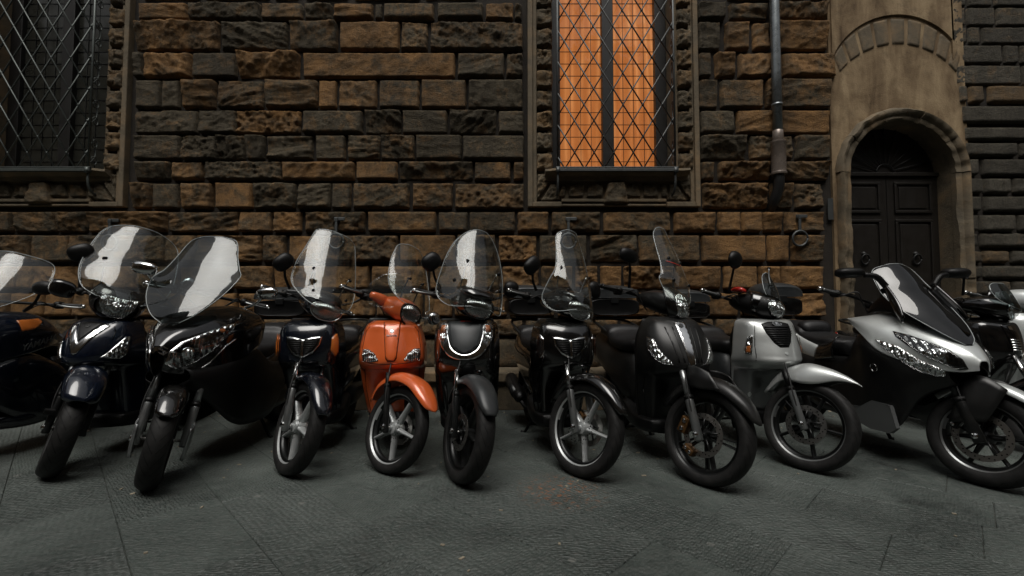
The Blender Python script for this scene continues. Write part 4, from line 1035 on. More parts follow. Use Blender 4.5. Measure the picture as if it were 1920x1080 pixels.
    # ---- bars, grips, levers
    def bars(s, z=1.06, y=None, span=0.33, back=0.07, m=None, grip=0.12, root=0.13, lever=M_ALU, end=M_CHROME, st=True, rise=0.0):
        y = s.axis(z) if y is None else y
        hb = s.add('handlebar', tube([(-span, y+back, z+rise), (-span+grip, y+back*0.8, z+rise), (-root, y, z), (root, y, z), (span-grip, y+back*0.8, z+rise), (span, y+back, z+rise)], 0.011, 8, 24), M_BLACKP, st)
        for sx in (-1, 1):
            a = Vector((sx*span, y+back, z+rise)); b = Vector((sx*(span-grip), y+back*0.82, z+rise)); d = (a-b).normalized()
            s.add('grip', tube([b, b+d*0.004, b+d*0.008, a-d*0.01, a-d*0.004, a], [0.016, 0.020, 0.0165, 0.0165, 0.020, 0.018], 12), M_RUBBER, parent=hb)
            s.add('bar_end', tube([a, a+d*0.02, a+d*0.024], [0.015, 0.015, 0.009], 10), end, parent=hb)
            s.add('switch_box', ring_loft([(b.y-0.035, b.x-d.x*0.022, b.z, 0.016, 0.018, 0.022, 3), (b.y-0.02, b.x-d.x*0.022, b.z, 0.024, 0.026, 0.03, 3), (b.y+0.02, b.x-d.x*0.022, b.z, 0.024, 0.026, 0.03, 3), (b.y+0.03, b.x-d.x*0.022, b.z, 0.018, 0.02, 0.02, 3)], 14), M_BLACKP, parent=hb)
            lp = [b+Vector((-sx*0.012, -0.03, 0.0)), b+Vector((sx*0.03, -0.052, -0.004)), b+Vector((sx*0.09, -0.048, -0.008)), a+Vector((sx*0.02, -0.038, -0.008))]
            s.add('lever', tube(lp, [0.009, 0.0075, 0.006, 0.0055], 8, 14), lever, parent=hb)
            for q in (0, 1):
                s.add('cable', tube([b+Vector((-sx*0.03, -0.03, -0.01-0.012*q)), b+Vector((-sx*0.07, -0.10-0.02*q, -0.0+0.02*q)), b+Vector((-sx*0.12, -0.13, -0.04)), Vector((sx*0.04, y-0.08, z-0.10))], 0.0045, 6, 16), M_RUBBER, parent=hb)
            s.add('lever_tip', tube([lp[-1]-d*0.004, lp[-1]+d*0.008], 0.0085, 8), lever, parent=hb)
        return hb
    def mirror(s, base, head, w=0.055, h=0.04, m=None, glass=True, stem=None, tilt=0, round_=False, st=True, yaw=0, bend=None):
        m = m or M_BLACKP; stem = stem or M_BLACKP; b, e = Vector(base), Vector(head)
        midp = Vector(bend) if bend else (b+e)/2+Vector((0, 0.01, -0.02))
        M = Matrix.Translation(e) @ Matrix.Rotation(R(yaw), 4, 'Z') @ Matrix.Rotation(R(tilt), 4, 'Y')
        p_ = 2.0 if round_ else 2.6; w *= 1.18; h *= 1.18
        g = ring_loft([(-0.028, 0, 0, w*0.15, h*0.15, h*0.15, 2), (-0.026, 0, 0, w*0.5, h*0.5, h*0.5, 2.1), (-0.016, 0, 0, w*0.85, h*0.85, h*0.85, p_), (0.0, 0, 0, w, h, h, p_), (0.012, 0, 0, w*1.02, h*1.02, h*1.02, p_)], 24)
        o = s.add('mirror', xf(g, M), m, st)
        s.add('mirror_stalk', tube([b, midp, e+(midp-e).normalized()*min(w, h)*0.7], [0.010, 0.0085, 0.0085], 8, 10), stem, parent=o)
        if glass: s.add('mirror_glass', xf(ring_loft([(0.0125, 0, 0, w*0.92, h*0.92, h*0.92, p_), (0.0145, 0, 0, w*0.90, h*0.90, h*0.90, p_)], 24), M), M_MIRROR, parent=o)
        return o
    # ---- windscreen: (z, y, half_width, sweep_back_at_edge, drop_at_edge)
    def screen(s, rows, m, st=True, th=0.004, nu=33, nv=30, name='windscreen', k=3.2, lay=0.12):
        rr = []
        for (z, y, hw, c, dr) in rows:
            cc = c if k is None else k*hw*hw
            y += max(0, z-1.05)*lay
            rr.append([(hw*f, y+cc*f*f, z-dr*f**3) for f in (0, 0.3, 0.6, 0.85, 1.0)])
        g = surf(sym(rr), nu, nv)
        o = s.add(name, g, m, st, solid=th)
        # bright cut edge
        V = g[0]; edge = [V[i*nu] for i in range(nv)]+[V[(nv-1)*nu+j] for j in range(nu)]+[V[i*nu+nu-1] for i in reversed(range(nv))]
        s.add('edge', tube(edge, 0.0022, 5), M_SCREEN_EDGE, parent=o)
        return o, bvh(g), g
    def screw(s, tree, pts, parent, d=(0, 1, 0), r=0.011, m=None):
        for (x, z) in pts:
            h = tree.ray_cast(Vector((x, -1, z)), Vector(d))
            if h[0] is None: continue
            s.add('screen_screw', xf(lathe([(0.006, r*0.8), (-0.002, r), (-0.006, r*0.7), (-0.007, 0)], 12, 'Y'), Matrix.Translation(h[0])), m or M_BLACKP, parent=parent)
    # ---- rear half shared by the big-wheel scooters
    def rear(s, m, seat=0.79, wb=1.33, rwr=0.28, rim=0.19, wid=0.11, side=None, box_=None, rail=True, boxcol=None, y0=0.0, seat2=0.05, width=1.0, seatm=None, tailm=None, wheelm=None):
        side = side or M_BLACKP; W = width
        s.loft('floorboard', [(0.34, 0, 0.27, 0.14*W, 0.02, 0.07, 4), (0.46, 0, 0.27, 0.185*W, 0.03, 0.09, 4), (0.62, 0, 0.27, 0.18*W, 0.035, 0.10, 4), (0.80, 0, 0.30, 0.165*W, 0.06, 0.11, 4)], side, 14)
        s.loft('underseat_body', [(0.66, 0, 0.44, 0.10*W, 0.10, 0.16, 3), (0.74, 0, 0.50, 0.135*W, seat-0.60, 0.22, 3), (0.95, 0, 0.54, 0.155*W, seat-0.62, 0.22, 3), (1.2, 0, 0.58, 0.165*W, seat-0.65, 0.15, 2.8), (1.45, 0, 0.63, 0.15*W, seat-0.67, 0.10, 2.6), (1.66, 0, 0.70, 0.09*W, 0.09, 0.06, 2.4), (1.74, 0, 0.74, 0.05*W, 0.05, 0.04, 2.2)], m, 26)
        st = s.loft('seat', [(0.68, 0, seat-0.06, 0.06*W, 0.02, 0.05, 2.6), (0.72, 0, seat-0.05, 0.11*W, 0.045, 0.06, 2.8), (0.86, 0, seat-0.06, 0.145*W, 0.062, 0.06, 3), (1.02, 0, seat-0.05, 0.16*W, 0.06, 0.06, 3), (1.10, 0, seat-0.03, 0.155*W, 0.07, 0.06, 3), (1.16, 0, seat-0.01+seat2*0.5, 0.15*W, 0.065, 0.07, 2.8), (1.38, 0, seat+seat2-0.02, 0.13*W, 0.05, 0.06, 2.8), (1.50, 0, seat+seat2-0.02, 0.08*W, 0.03, 0.05, 2.6)], seatm or M_SEAT, 30)
        s.loft('tail_light', [(1.70, 0, 0.735, 0.075, 0.035, 0.035, 2.6), (1.765, 0, 0.74, 0.06, 0.028, 0.028, 2.4)], M_RED, 6)
        s.wheel(wb, rwr, rim, wid, 'star5', wheelm or M_ALUD, disc=0)
        s.loft('engine', [(0.80, 0.03, 0.30, 0.08, 0.08, 0.09, 3), (0.95, 0.06, 0.30, 0.10, 0.10, 0.10, 3), (1.2, 0.10, 0.29, 0.055, 0.09, 0.09, 3), (1.42, 0.10, 0.29, 0.045, 0.07, 0.07, 3)], M_ALUD, 12)
        ex = s.add('exhaust', tube([(-0.05, 0.85, 0.24), (-0.12, 1.0, 0.20), (-0.15, 1.1, 0.24), (-0.155, 1.14, 0.27), (-0.16, 1.5, 0.36), (-0.16, 1.54, 0.37)], [0.016, 0.017, 0.02, 0.052, 0.056, 0.03], 16, 26), M_BLACKP)
        s.add('heat_shield', tube([(-0.185, 1.17, 0.285), (-0.19, 1.44, 0.355)], [0.04, 0.042], 12), M_ALUD, parent=ex)
        s.fender([(30, 0.05, 0.07, 0.03), (0, 0.045, 0.075, 0.035), (-40, 0.045, 0.07, 0.03), (-75, 0.05, 0.06, 0.025)], M_BLACKP, name='rear_mudguard', st=False) if False else None
        s.add('centre_stand', join(tube([(-0.06, 0.92, 0.22), (-0.13, 0.99, 0.02), (-0.17, 1.01, 0.01)], 0.012, 8, 8), tube([(0.06, 0.92, 0.22), (0.13, 0.99, 0.02), (0.17, 1.01, 0.01)], 0.012, 8, 8), tube([(-0.10, 0.965, 0.09), (0.10, 0.965, 0.09)], 0.01, 8)), M_BLACKP)
        for sx in (-1, 1):
            s.add('shock', tube([(sx*0.115, 1.30, 0.34), (sx*0.11, 1.22, 0.60)], 0.025, 10), M_BLACKP)
        if rail:
            s.add('grab_rail', tube([(-0.14, 1.12, seat+0.0), (-0.165, 1.3, seat+0.06), (-0.14, 1.58, seat+0.11), (0, 1.68, seat+0.12), (0.14, 1.58, seat+0.11), (0.165, 1.3, seat+0.06), (0.14, 1.12, seat)], 0.012, 8, 36), rail if not isinstance(rail, bool) else M_ALUD)
        if box_:
            by, bz, bw, bh, bl = box_
            self_box(s, by, bz, bw, bh, bl, boxcol or M_BLACKP)
def self_box(s, by, bz, bw, bh, bl, m, lidm=None):
    lidm = lidm or M_GREYM
    """rear top box: tub, lid, catch and plate"""
    s.add('luggage_plate', box(-bw*0.6, bw*0.6, by-bl*0.7, by+bl*0.7, bz-0.035, bz-0.018), M_BLACKP, smooth=False, bevel=0.006)
    b = s.loft('top_box', [(by-bl, 0, bz+bh*0.25, bw*0.80, bh*0.25, bh*0.24, 3.4), (by-bl*0.93, 0, bz+bh*0.25, bw*0.95, bh*0.28, bh*0.26, 4), (by, 0, bz+bh*0.25, bw, bh*0.30, bh*0.27, 4), (by+bl*0.9, 0, bz+bh*0.25, bw*0.85, bh*0.28, bh*0.25, 3.6), (by+bl, 0, bz+bh*0.25, bw*0.7, bh*0.22, bh*0.22, 3.2)], m, 14)
    s.loft('lid', [(by-bl*1.0, 0, bz+bh*0.60, bw*0.82, bh*0.20, bh*0.03, 2.8), (by-bl*0.92, 0, bz+bh*0.58, bw*0.98, bh*0.34, bh*0.02, 3.2), (by, 0, bz+bh*0.58, bw*1.03, bh*0.45, bh*0.02, 3), (by+bl*0.9, 0, bz+bh*0.58, bw*0.88, bh*0.36, bh*0.02, 3), (by+bl, 0, bz+bh*0.58, bw*0.7, bh*0.2, bh*0.02, 2.6)], lidm or m, 16, parent=b)
    s.add('catch', box(-0.035, 0.035, by-bl-0.012, by-bl+0.02, bz+bh*0.38, bz+bh*0.60), M_ALUD, parent=b, smooth=False, bevel=0.006)
M_SCREEN_EDGE = plain('acrylic_edge', (0.35, 0.38, 0.38), 0.2, 0.0)

def lamp(s, c, w, u, d, depth, m_rim=None, st=True, yaw=0, pitch=0, pw=2.2, bulb=True, name='headlight'):
    """headlamp: bezel, faceted bowl, bulb shield and clear lens; c is the centre of the lens, facing -y"""
    M = Matrix.Translation(c) @ Matrix.Rotation(R(yaw), 4, 'Z') @ Matrix.Rotation(R(pitch), 4, 'X')
    def ring(y, f): return (y, 0, 0, w*f, u*f, d*f, pw)
    g = ring_loft([ring(0.0, 1.06), ring(-0.006, 1.05), ring(-0.006, 0.98), ring(0.004, 0.96)], 32, cap=False)
    b = s.add(name, xf(g, M), m_rim or M_BLACKP, st)
    g = ring_loft([ring(0.003, 0.98), ring(depth*0.5, 0.86), ring(depth*0.85, 0.55), ring(depth, 0.15)], 32)
    g = (g[0], [tuple(reversed(f)) for f in g[1][:-2]]+[g[1][-1]])
    s.add('reflector', xf(g, M), M_FLUTE, parent=b)
    if bulb: s.add('bulb', xf(ring_loft([(depth*0.25, 0, 0, min(w, u)*0.16, min(w, u)*0.16, min(w, u)*0.16, 2), (depth*0.30, 0, 0, min(w, u)*0.17, min(w, u)*0.17, min(w, u)*0.17, 2), (depth, 0, 0, min(w, u)*0.17, min(w, u)*0.17, min(w, u)*0.17, 2)], 14), M), M_CHROME, parent=b)
    g = ring_loft([ring(-0.040, 0.05), ring(-0.038, 0.32), ring(-0.030, 0.62), ring(-0.018, 0.85), ring(0.0, 0.985)], 32)
    g = (g[0], g[1][:-1])
    s.add('lens', xf(g, M), M_FLENS, parent=b)
    return b
def lens_patch(s, name, poly, tree, st=False, rim=0.006, m=None, inner=None, off=0.004, rimm=None, bulb=None, **kw):
    """lamp set flush in a shell: chrome or black surround, bright inner and clear or amber cover"""
    cx = sum(p[0] for p in poly)/len(poly); cy = sum(p[1] for p in poly)/len(poly)
    big = [(cx+(x-cx)*(1+rim/0.05*0.5), cy+(y-cy)*(1+rim/0.05*0.5)) for x, y in poly]
    b = s.stuck(name, big, tree, off*0.5, rimm or M_BLACKP, st, th=0.004, **kw)
    s.stuck('reflector', poly, tree, off, inner or M_FLUTE, st=False, parent=b, th=0.002, **kw)
    s.stuck('lens', poly, tree, off+0.010, m or M_LENS, st=False, parent=b, th=0.0015, **kw)
    return b

def shell_lamp(s, tree, poly, c, r, rimm, st=True):
    """headlamp shaped to a cowl: bezel, faceted reflector, bulb ring and clear cover"""
    hl = lens_patch(s, 'headlight', poly, tree, st=st, rim=.005, rimm=rimm, off=.005, res=.012)
    for q, (rr, m, o_) in enumerate(((r, M_CHROME, .009), (r*.72, M_FLUTE, .011), (r*.3, M_CHROME, .016))):
        s.add(('lamp_ring', 'lamp_core', 'bulb')[q], patch([(c[0]+rr*math.cos(2*math.pi*k/18), c[1]+rr*math.sin(2*math.pi*k/18)) for k in range(18)], tree, o_), m, parent=hl, solid=.003)
    return hl
def sf(sx, x, y, ang):
    """frame for laying a patch on a flank: cast direction turned by ang from straight back towards the middle"""
    a = R(ang); d = Vector((-sx*math.sin(a), math.cos(a), 0)); o = Vector((sx*x, y, 0))-d*0.6
    return dict(o=o, u=(sx*math.cos(a), math.sin(a), 0), v=(0, 0, 1), d=d)
def rows3(tbl):
    """(z, [(x, y), ...]) -> control rows"""
    return [[(x, y, z) for x, y in pts] for z, pts in tbl]
def inner_shield(b, hw=0.19, m=None, y=0.47, top=0.95):
    b.shell('inner_shield', rows3([(top, [(0, y-0.06), (hw*0.5, y-0.055), (hw*0.85, y-0.05)]), (0.8, [(0, y-0.01), (hw*0.6, y-0.005), (hw*1.05, y-0.02)]), (0.6, [(0, y), (hw*0.6, y), (hw*1.05, y-0.02)]), (0.4, [(0, y+0.01), (hw*0.6, y+0.01), (hw, y)]), (0.24, [(0, y+0.03), (hw*0.5, y+0.03), (hw*0.85, y+0.02)])]), m or M_BLACKP, 17, 16)
def headset(b, m, z=1.04, w=0.125, y0=0.145, y1=0.48, u=0.085, d=0.09, name='handlebar_cover'):
    secs = [(y0, 0, z, w*0.86, u*0.70, d*0.90, 2.3), (y0+0.07, 0, z+0.004, w*1.02, u*1.0, d*1.0, 2.5), ((y0+y1)/2, 0, z+0.012, w*1.05, u*0.95, d*0.9, 2.6), (y1-0.05, 0, z+0.02, w*0.95, u*0.6, d*0.7, 2.6), (y1, 0, z+0.02, w*0.7, u*0.35, d*0.4, 2.5)]
    g = ring_loft(secs, 28, 18); g = (g[0], g[1][:-2]+[g[1][-1]])          # open at the front for the lamp
    return b.add(name, g, m, True)
def rods(b, pts, m=None, tree=None):
    for p, q in pts:
        if tree is not None:       # end the rod on the inner face of the screen
            h = tree.ray_cast(Vector((q[0], -1, q[2])), Vector((0, 1, 0)))
            if h[0] is not None: q = (q[0], h[0].y+0.014, q[2]); p = (p[0], max(p[1], h[0].y+0.035), p[2])
        r = b.add('screen_rod', tube([p, (Vector(p)+Vector(q))/2+Vector((0, 0.006, 0)), q], 0.005, 7, 8), m or M_CHROME, True)
        for e in (p, q): b.add('rod_clamp', xf(lathe([(-0.010, 0.003), (-0.010, 0.007), (0.010, 0.007), (0.010, 0.003)], 10, 'Y'), Matrix.Translation(e)), M_BLACKP, parent=r)
def hexagon(r): return [(r*math.cos(math.pi/6+k*math.pi/3), r*math.sin(math.pi/6+k*math.pi/3)) for k in range(6)]
def flat(poly, th=0.0015): return prism(poly, (0, 0, 1), th, u=(1, 0, 0), v=(0, 1, 0))
def circle(r, n=24, sx=1.0): return [(sx*r*math.cos(2*math.pi*k/n), r*math.sin(2*math.pi*k/n)) for k in range(n)]

def seams(b, t, lines):
    """open panel gaps on a shell, mirrored: dark grooves 3 mm wide"""
    for pts in lines:
        for sx in (-1, 1):
            for (x0, z0), (x1, z1) in zip(pts, pts[1:]):
                l = math.hypot(x1-x0, z1-z0); nx, nz = -(z1-z0)/l*.0016, (x1-x0)/l*.0016
                b.stuck('panel_gap', [(sx*(x0+nx), z0+nz), (sx*(x1+nx), z1+nz), (sx*(x1-nx), z1-nz), (sx*(x0-nx), z0-nz)], t, .0012, M_BLACKP, th=.001, res=.03)
# ---------------------------------------------------------------- big-wheel scooter with the chrome-framed grille
def grille_scooter(label, X, Z, yaw, steer, col, amber, scr, lean=0, box_=None, fcol=None):
    b = Bike('grille_scooter', label, X, Z, yaw, steer, lean)
    A = rows3([(0.945, [(0, .315), (.07, .318), (.12, .335), (.15, .40)]), (0.915, [(0, .245), (.09, .252), (.155, .285), (.185, .40)]), (0.87, [(0, .205), (.10, .218), (.175, .265), (.208, .40)]), (0.78, [(0, .17), (.10, .186), (.185, .245), (.222, .40)]), (0.70, [(0, .16), (.10, .18), (.185, .25), (.222, .41)]), (0.645, [(0, .175), (.10, .195), (.18, .262), (.218, .42)]), (0.59, [(0, .26), (.10, .265), (.17, .30), (.21, .43)]), (0.45, [(0, .345), (.10, .345), (.155, .36), (.195, .455)]), (0.27, [(0, .385), (.09, .385), (.135, .40), (.168, .48)])])
    ap, t, _ = b.shell('front_shield', A, col, 37, 44)
    inner_shield(b)
    G = [(-.115, .832), (-.06, .828), (0, .812), (.06, .828), (.115, .832), (.104, .775), (.066, .722), (0, .688), (-.066, .722), (-.104, .775)]
    gr = b.stuck('grille', G, t, 0.006, M_CHROME, res=0.012)
    for sx in (-1, 1):
        H = [(sx*x, z) for x, z in ((.008, .803), (.05, .815), (.102, .822), (.092, .776), (.06, .731), (.008, .703))]
        b.stuck('grille_recess', H, t, 0.0075, M_BLACKP, parent=gr, th=0.001)
        for k in range(8):
            z = 0.712+k*0.0135; xm = min(0.1, 0.022+(z-0.70)*1.05) if z < 0.775 else 0.092+(z-0.775)*0.2
            b.stuck('slat', [(sx*.010, z), (sx*xm, z), (sx*xm, z+.005), (sx*.010, z+.005)], t, 0.0115, M_BLACKP, parent=gr, th=0.003, res=0.03)
        fr = sf(sx, .185, .26, 38)
        P = [(-.030, .815), (.004, .845), (.016, .80), (.014, .725), (-.008, .69), (-.026, .71), (-.040, .735)]
        lens_patch(b, 'indicator', P, t, m=amber, inner=amber, rimm=M_CHROME if amber is not M_AMBER else M_BLACKP, rim=0.006, **fr)
    b.stuck('grille_spine', [(-.006, .812), (.006, .812), (.006, .692), (-.006, .692)], t, 0.013, M_CHROME, parent=gr, th=0.004)
    b.stick('maker_lettering', text_geo('HONDA', 0.022, 0.0008, 0.0006), t, (0, -1, .915), (0, 1, 0), M_CHROME, 0.001)
    seams(b, t, [[(.125, .935), (.135, .88), (.128, .84)], [(0, .655), (.10, .662), (.17, .655)], [(.17, .655), (.185, .58), (.18, .45), (.155, .30)]])
    b.wheel(0, .285, .224, .095, 'star5', M_ALUB, True, side=1)
    b.caliper(0.0, 25, 0.095, 1, M_GOLD if box_ else M_ALUD)
    b.fork(top=0.64, lo=M_ALU, up=M_CHROME, split=.50)
    b.fender([(62, .035, .03, .02), (52, .036, .052, .035), (30, .042, .068, .05), (5, .055, .075, .06), (-25, .06, .075, .06), (-50, .05, .065, .05), (-72, .04, .05, .03)], fcol or col)
    hs_ = headset(b, col, 1.045, .12)
    lamp(b, (0, .140, 1.025), .108, .052, .072, .075, M_CHROME, pw=2.1)
    b.loft('instrument_hood', [(.13, 0, 1.088, .07, .022, .02, 2.2), (.19, 0, 1.098, .11, .045, .03, 2.4), (.30, 0, 1.115, .115, .04, .03, 2.4), (.42, 0, 1.10, .08, .02, .03, 2.4)], M_GLOSS, 12, st=True)
    b.bars(1.06)
    so, stt, _ = b.screen(scr, M_SCREEN)
    b.screw(stt, [(-.14, 1.28), (.14, 1.28), (-.12, 1.13), (.12, 1.13)], so)
    rods(b, [((-.11, .23, 1.10), (-.135, .22, 1.29)), ((.11, .23, 1.10), (.135, .22, 1.29))], tree=stt)
    b.rear(col, box_=box_, rail=M_ALUD)
    return b
SCR_A = [(1.03, .085, .09, 0, 0), (1.07, .095, .17, 0, .0), (1.15, .125, .235, 0, 0), (1.28, .175, .232, 0, 0), (1.42, .24, .198, 0, .0), (1.55, .30, .165, 0, .006), (1.59, .318, .148, 0, .012), (1.602, .323, .10, 0, .004)]
# ---- the navy one, second to the left of the orange scooter
b = grille_scooter('dark navy scooter with chrome shield grille and orange indicators, left of the orange scooter', -1.375, 2.87, 6, 41, M_NAVY2, M_AMBER, SCR_A)
b.mirror((-.20, .40, 1.10), (-.31, .36, 1.26), .046, .060, tilt=32)
b.mirror((.20, .40, 1.10), (.36, .38, 1.235), .06, .04, tilt=-10)
b = grille_scooter('black scooter with chrome shield grille and smoky indicators under the lit window', 0.415, 2.83, 10, 31, M_GLOSS, clear('smoky_amber', (0.55, 0.30, 0.12), 1.6, 0.03), [(1.01, .075, .08, .03, .0), (1.04, .08, .19, .10, .07), (1.11, .10, .235, .17, .07), (1.20, .13, .205, .14, .02), (1.28, .165, .17, .085, 0), (1.42, .225, .15, .07, .0), (1.54, .28, .13, .055, .015), (1.59, .30, .095, .03, .02), (1.602, .305, .05, .01, .004)], box_=(1.56, .965, .22, .27, .19))
b.mirror((-.20, .40, 1.10), (-.31, .36, 1.25), .046, .062, tilt=36)
b.mirror((.20, .40, 1.10), (.35, .37, 1.24), .05, .06, tilt=-20)

# ---------------------------------------------------------------- the orange scooter
b = Bike('orange_scooter', 'bright orange scooter with silver five-spoke front wheel and small windscreen', -0.775, 2.89, 11, 44, 0, rw=0.268)
A = rows3([(0.935, [(0, .30), (.06, .305), (.10, .325), (.125, .40)]), (0.905, [(0, .245), (.08, .255), (.145, .29), (.17, .40)]), (0.85, [(0, .208), (.09, .236), (.165, .272), (.195, .40)]), (0.77, [(0, .168), (.10, .212), (.185, .248), (.215, .40)]), (0.69, [(0, .138), (.10, .184), (.19, .228), (.222, .40)]), (0.645, [(0, .145), (.10, .18), (.19, .245), (.222, .41)]), (0.615, [(0, .19), (.10, .215), (.18, .27), (.218, .42)]), (0.58, [(0, .30), (.09, .30), (.165, .32), (.212, .43)]), (0.45, [(0, .34), (.09, .34), (.15, .35), (.195, .44)]), (0.27, [(0, .37), (.08, .37), (.13, .385), (.165, .47)])])
A = [[(x*1.07, y, z) for x, y, z in r] for r in A]
ap, t, _ = b.shell('front_shield', A, M_ORANGE, 37, 44)
inner_shield(b, .2, M_GREYM)
rb = b.stuck('centre_strip_gap', [(-.058, .925), (.058, .925), (.036, .688), (.022, .668), (-.022, .668), (-.036, .688)], t, 0.002, M_BLACKP, th=0.001)
b.stuck('centre_strip', [(-.053, .928), (.053, .928), (.031, .692), (.018, .674), (-.018, .674), (-.031, .692)], t, 0.007, M_ORANGE, th=0.004)
b.stick('badge', flat(hexagon(.016)), t, (0, -1, .862), (0, 1, 0), M_NAVY, 0.0075)
b.stick('badge_inlay', flat(hexagon(.009)), t, (0, -1, .862), (0, 1, 0), M_CHROME, 0.0088)
b.stick('maker_lettering', text_geo('PIAGGIO', 0.017, 0.0006, 0.0004), t, (0, -1, .832), (0, 1, 0), M_NAVY, 0.0078)
for sx in (-1, 1):
    P = [(sx*x, z) for x, z in ((.085, .672), (.110, .715), (.150, .742), (.182, .742), (.188, .70), (.180, .668), (.13, .662))]
    lens_patch(b, 'indicator', P, t, res=0.012)
seams(b, t, [[(0, .648), (.10, .652), (.19, .66)], [(.195, .66), (.192, .75), (.175, .86), (.13, .92)], [(.185, .60), (.18, .45), (.15, .30)]])
b.wheel(0, .268, .217, .085, 'star5', M_ALUB, True, disc=.095, side=1)
b.caliper(0.0, 30, 0.09, 1, M_ALUD)
b.fork(top=0.58, lo=M_MATTE, up=M_BLACKP, r0=.019, r1=.015, split=.50)
b.fender([(58, .070, .012, .008), (53, .070, .05, .03), (38, .070, .076, .05), (15, .078, .09, .062), (-15, .086, .095, .07), (-45, .075, .085, .06), (-70, .05, .06, .04)], M_ORANGE)
b.loft('number_holder', [(-.23, 0, .34, .03, .03, .03, 3), (-.26, 0, .34, .026, .025, .025, 3)], M_BLACKP, 4, st=True) if False else None
headset(b, M_ORANGE, 1.02, .105, .155, .46, .075, .095)
for sx in (-1, 1):
    b.add('bar_cover', xf(ring_loft([(0, 0, 0, .045, .05, .05, 2.4), (.06, 0, .012, .038, .04, .038, 2.4), (.11, 0, .018, .028, .030, .030, 2.4), (.135, 0, .018, .018, .02, .02, 2.4)], 16), Matrix.Translation((sx*.07, .36, 1.035)) @ Matrix.Rotation(R(-sx*78), 4, 'Z')), M_ORANGE, True)
lamp(b, (0, .148, 1.005), .088, .062, .085, .07, M_BLACKP, pw=1.9)
b.bars(1.05, span=.34, grip=.115)
so, stt, _ = b.screen([(1.05, .08, .09, .01, 0), (1.08, .09, .155, .05, 0), (1.16, .13, .195, .075, 0), (1.30, .20, .185, .075, 0), (1.41, .26, .155, .06, .005), (1.485, .30, .12, .04, .012), (1.505, .31, .06, .012, .004)], M_SCREEN, k=2.6)
b.screw(stt, [(-.06, 1.24), (.06, 1.24)], so)
rods(b, [((-.06, .24, 1.07), (-.065, .20, 1.24)), ((.06, .24, 1.07), (.065, .20, 1.24))], M_BLACKP, tree=stt)
for sx in (-1, 1):   # clear hand guards
    g = surf([[(sx*.13, .16, 1.20), (sx*.18, .19, 1.24), (sx*.25, .25, 1.20)], [(sx*.12, .15, 1.12), (sx*.20, .20, 1.12), (sx*.30, .29, 1.10)], [(sx*.14, .17, 1.0), (sx*.21, .22, .97), (sx*.28, .28, .98)]], 12, 12)
    b.add('hand_guard', g, M_SCREEN, True, solid=.003)
b.mirror((.22, .40, 1.05), (.40, .36, 1.06), .05, .045, M_CHROME, stem=M_CHROME, round_=True)
b.rear(M_BLACKP, seat=.77, rail=True, side=M_GREYM, width=.9)

# ---------------------------------------------------------------- black scooter with the chrome U on the shield
b = Bike('chrome_trim_scooter', 'black scooter with chrome U-shaped shield trim and grey mudguard beside the orange one', -0.295, 2.73, 2, 28, 0)
A = rows3([(0.94, [(0, .305), (.08, .31), (.14, .335), (.175, .42)]), (0.91, [(0, .25), (.09, .262), (.16, .30), (.205, .42)]), (0.84, [(0, .205), (.09, .222), (.17, .275), (.22, .42)]), (0.76, [(0, .17), (.09, .19), (.175, .25), (.225, .42)]), (0.68, [(0, .155), (.09, .178), (.18, .245), (.226, .42)]), (0.60, [(0, .20), (.09, .215), (.175, .27), (.222, .43)]), (0.54, [(0, .31), (.09, .31), (.165, .33), (.215, .45)]), (0.42, [(0, .35), (.09, .35), (.15, .365), (.20, .46)]), (0.27, [(0, .385), (.09, .385), (.135, .40), (.17, .48)])])
ap, t, _ = b.shell('front_shield', A, M_GLOSS, 37, 44)
inner_shield(b, .21)
U = [(-.165, .925), (-.178, .86), (-.16, .79), (-.115, .728), (-.06, .70), (0, .694), (.06, .70), (.115, .728), (.16, .79), (.178, .86), (.165, .925), (.118, .925), (.110, .85), (.088, .775), (.045, .738), (0, .728), (-.045, .738), (-.088, .775), (-.110, .85), (-.118, .925)]
u_ = b.stuck('chrome_trim', U, t, 0.006, M_CHROME, th=.005, res=.010, smooth_n=70)
b.stuck('grey_insert', [(-.112, .93), (-.104, .85), (-.084, .782), (-.043, .745), (0, .735), (.043, .745), (.084, .782), (.104, .85), (.112, .93), (0, .935)], t, 0.003, M_GREYM, th=.003, res=.012)
for sx in (-1, 1):
    P = [(sx*x, z) for x, z in ((.118, .92), (.158, .918), (.170, .86), (.158, .81), (.128, .80), (.112, .85))]
    lens_patch(b, 'indicator', P, t, rimm=M_CHROME, off=.007, res=.014)
    b.stuck('amber_bulb', [(sx*x, z) for x, z in ((.125, .905), (.150, .903), (.158, .865), (.130, .86))], t, .012, M_AMBER, th=.001, res=.03)
b.stick('badge', flat([(-.035, -.003), (.035, -.003), (.03, .004), (-.03, .004)]), t, (0, -1, .93), (0, 1, .0), M_RED, 0.004)
seams(b, t, [[(0, .66), (.10, .665), (.185, .70)], [(.185, .70), (.195, .58), (.18, .42), (.155, .30)]])
b.wheel(0, .285, .220, .105, 'star5', M_ALUD, True)
b.fork(top=0.62, lo=M_ALUD, up=M_CHROME, r0=.02, split=.48)
b.fender([(58, .035, .03, .02), (48, .038, .056, .035), (25, .045, .072, .055), (0, .055, .08, .065), (-25, .06, .08, .065), (-50, .05, .07, .05), (-72, .04, .05, .03)], M_GREYM)
headset(b, M_GLOSS, 1.05, .125, .15, .48, .08, .09)
lamp(b, (0, .142, 1.035), .102, .058, .075, .075, M_GLOSS, pw=2.1)
b.loft('instrument_hood', [(.11, 0, 1.10, .06, .02, .02, 2.2), (.17, 0, 1.115, .115, .05, .03, 2.2), (.28, 0, 1.13, .125, .04, .03, 2.4), (.42, 0, 1.11, .09, .02, .03, 2.4)], M_GLOSS, 12, st=True)
b.bars(1.07)
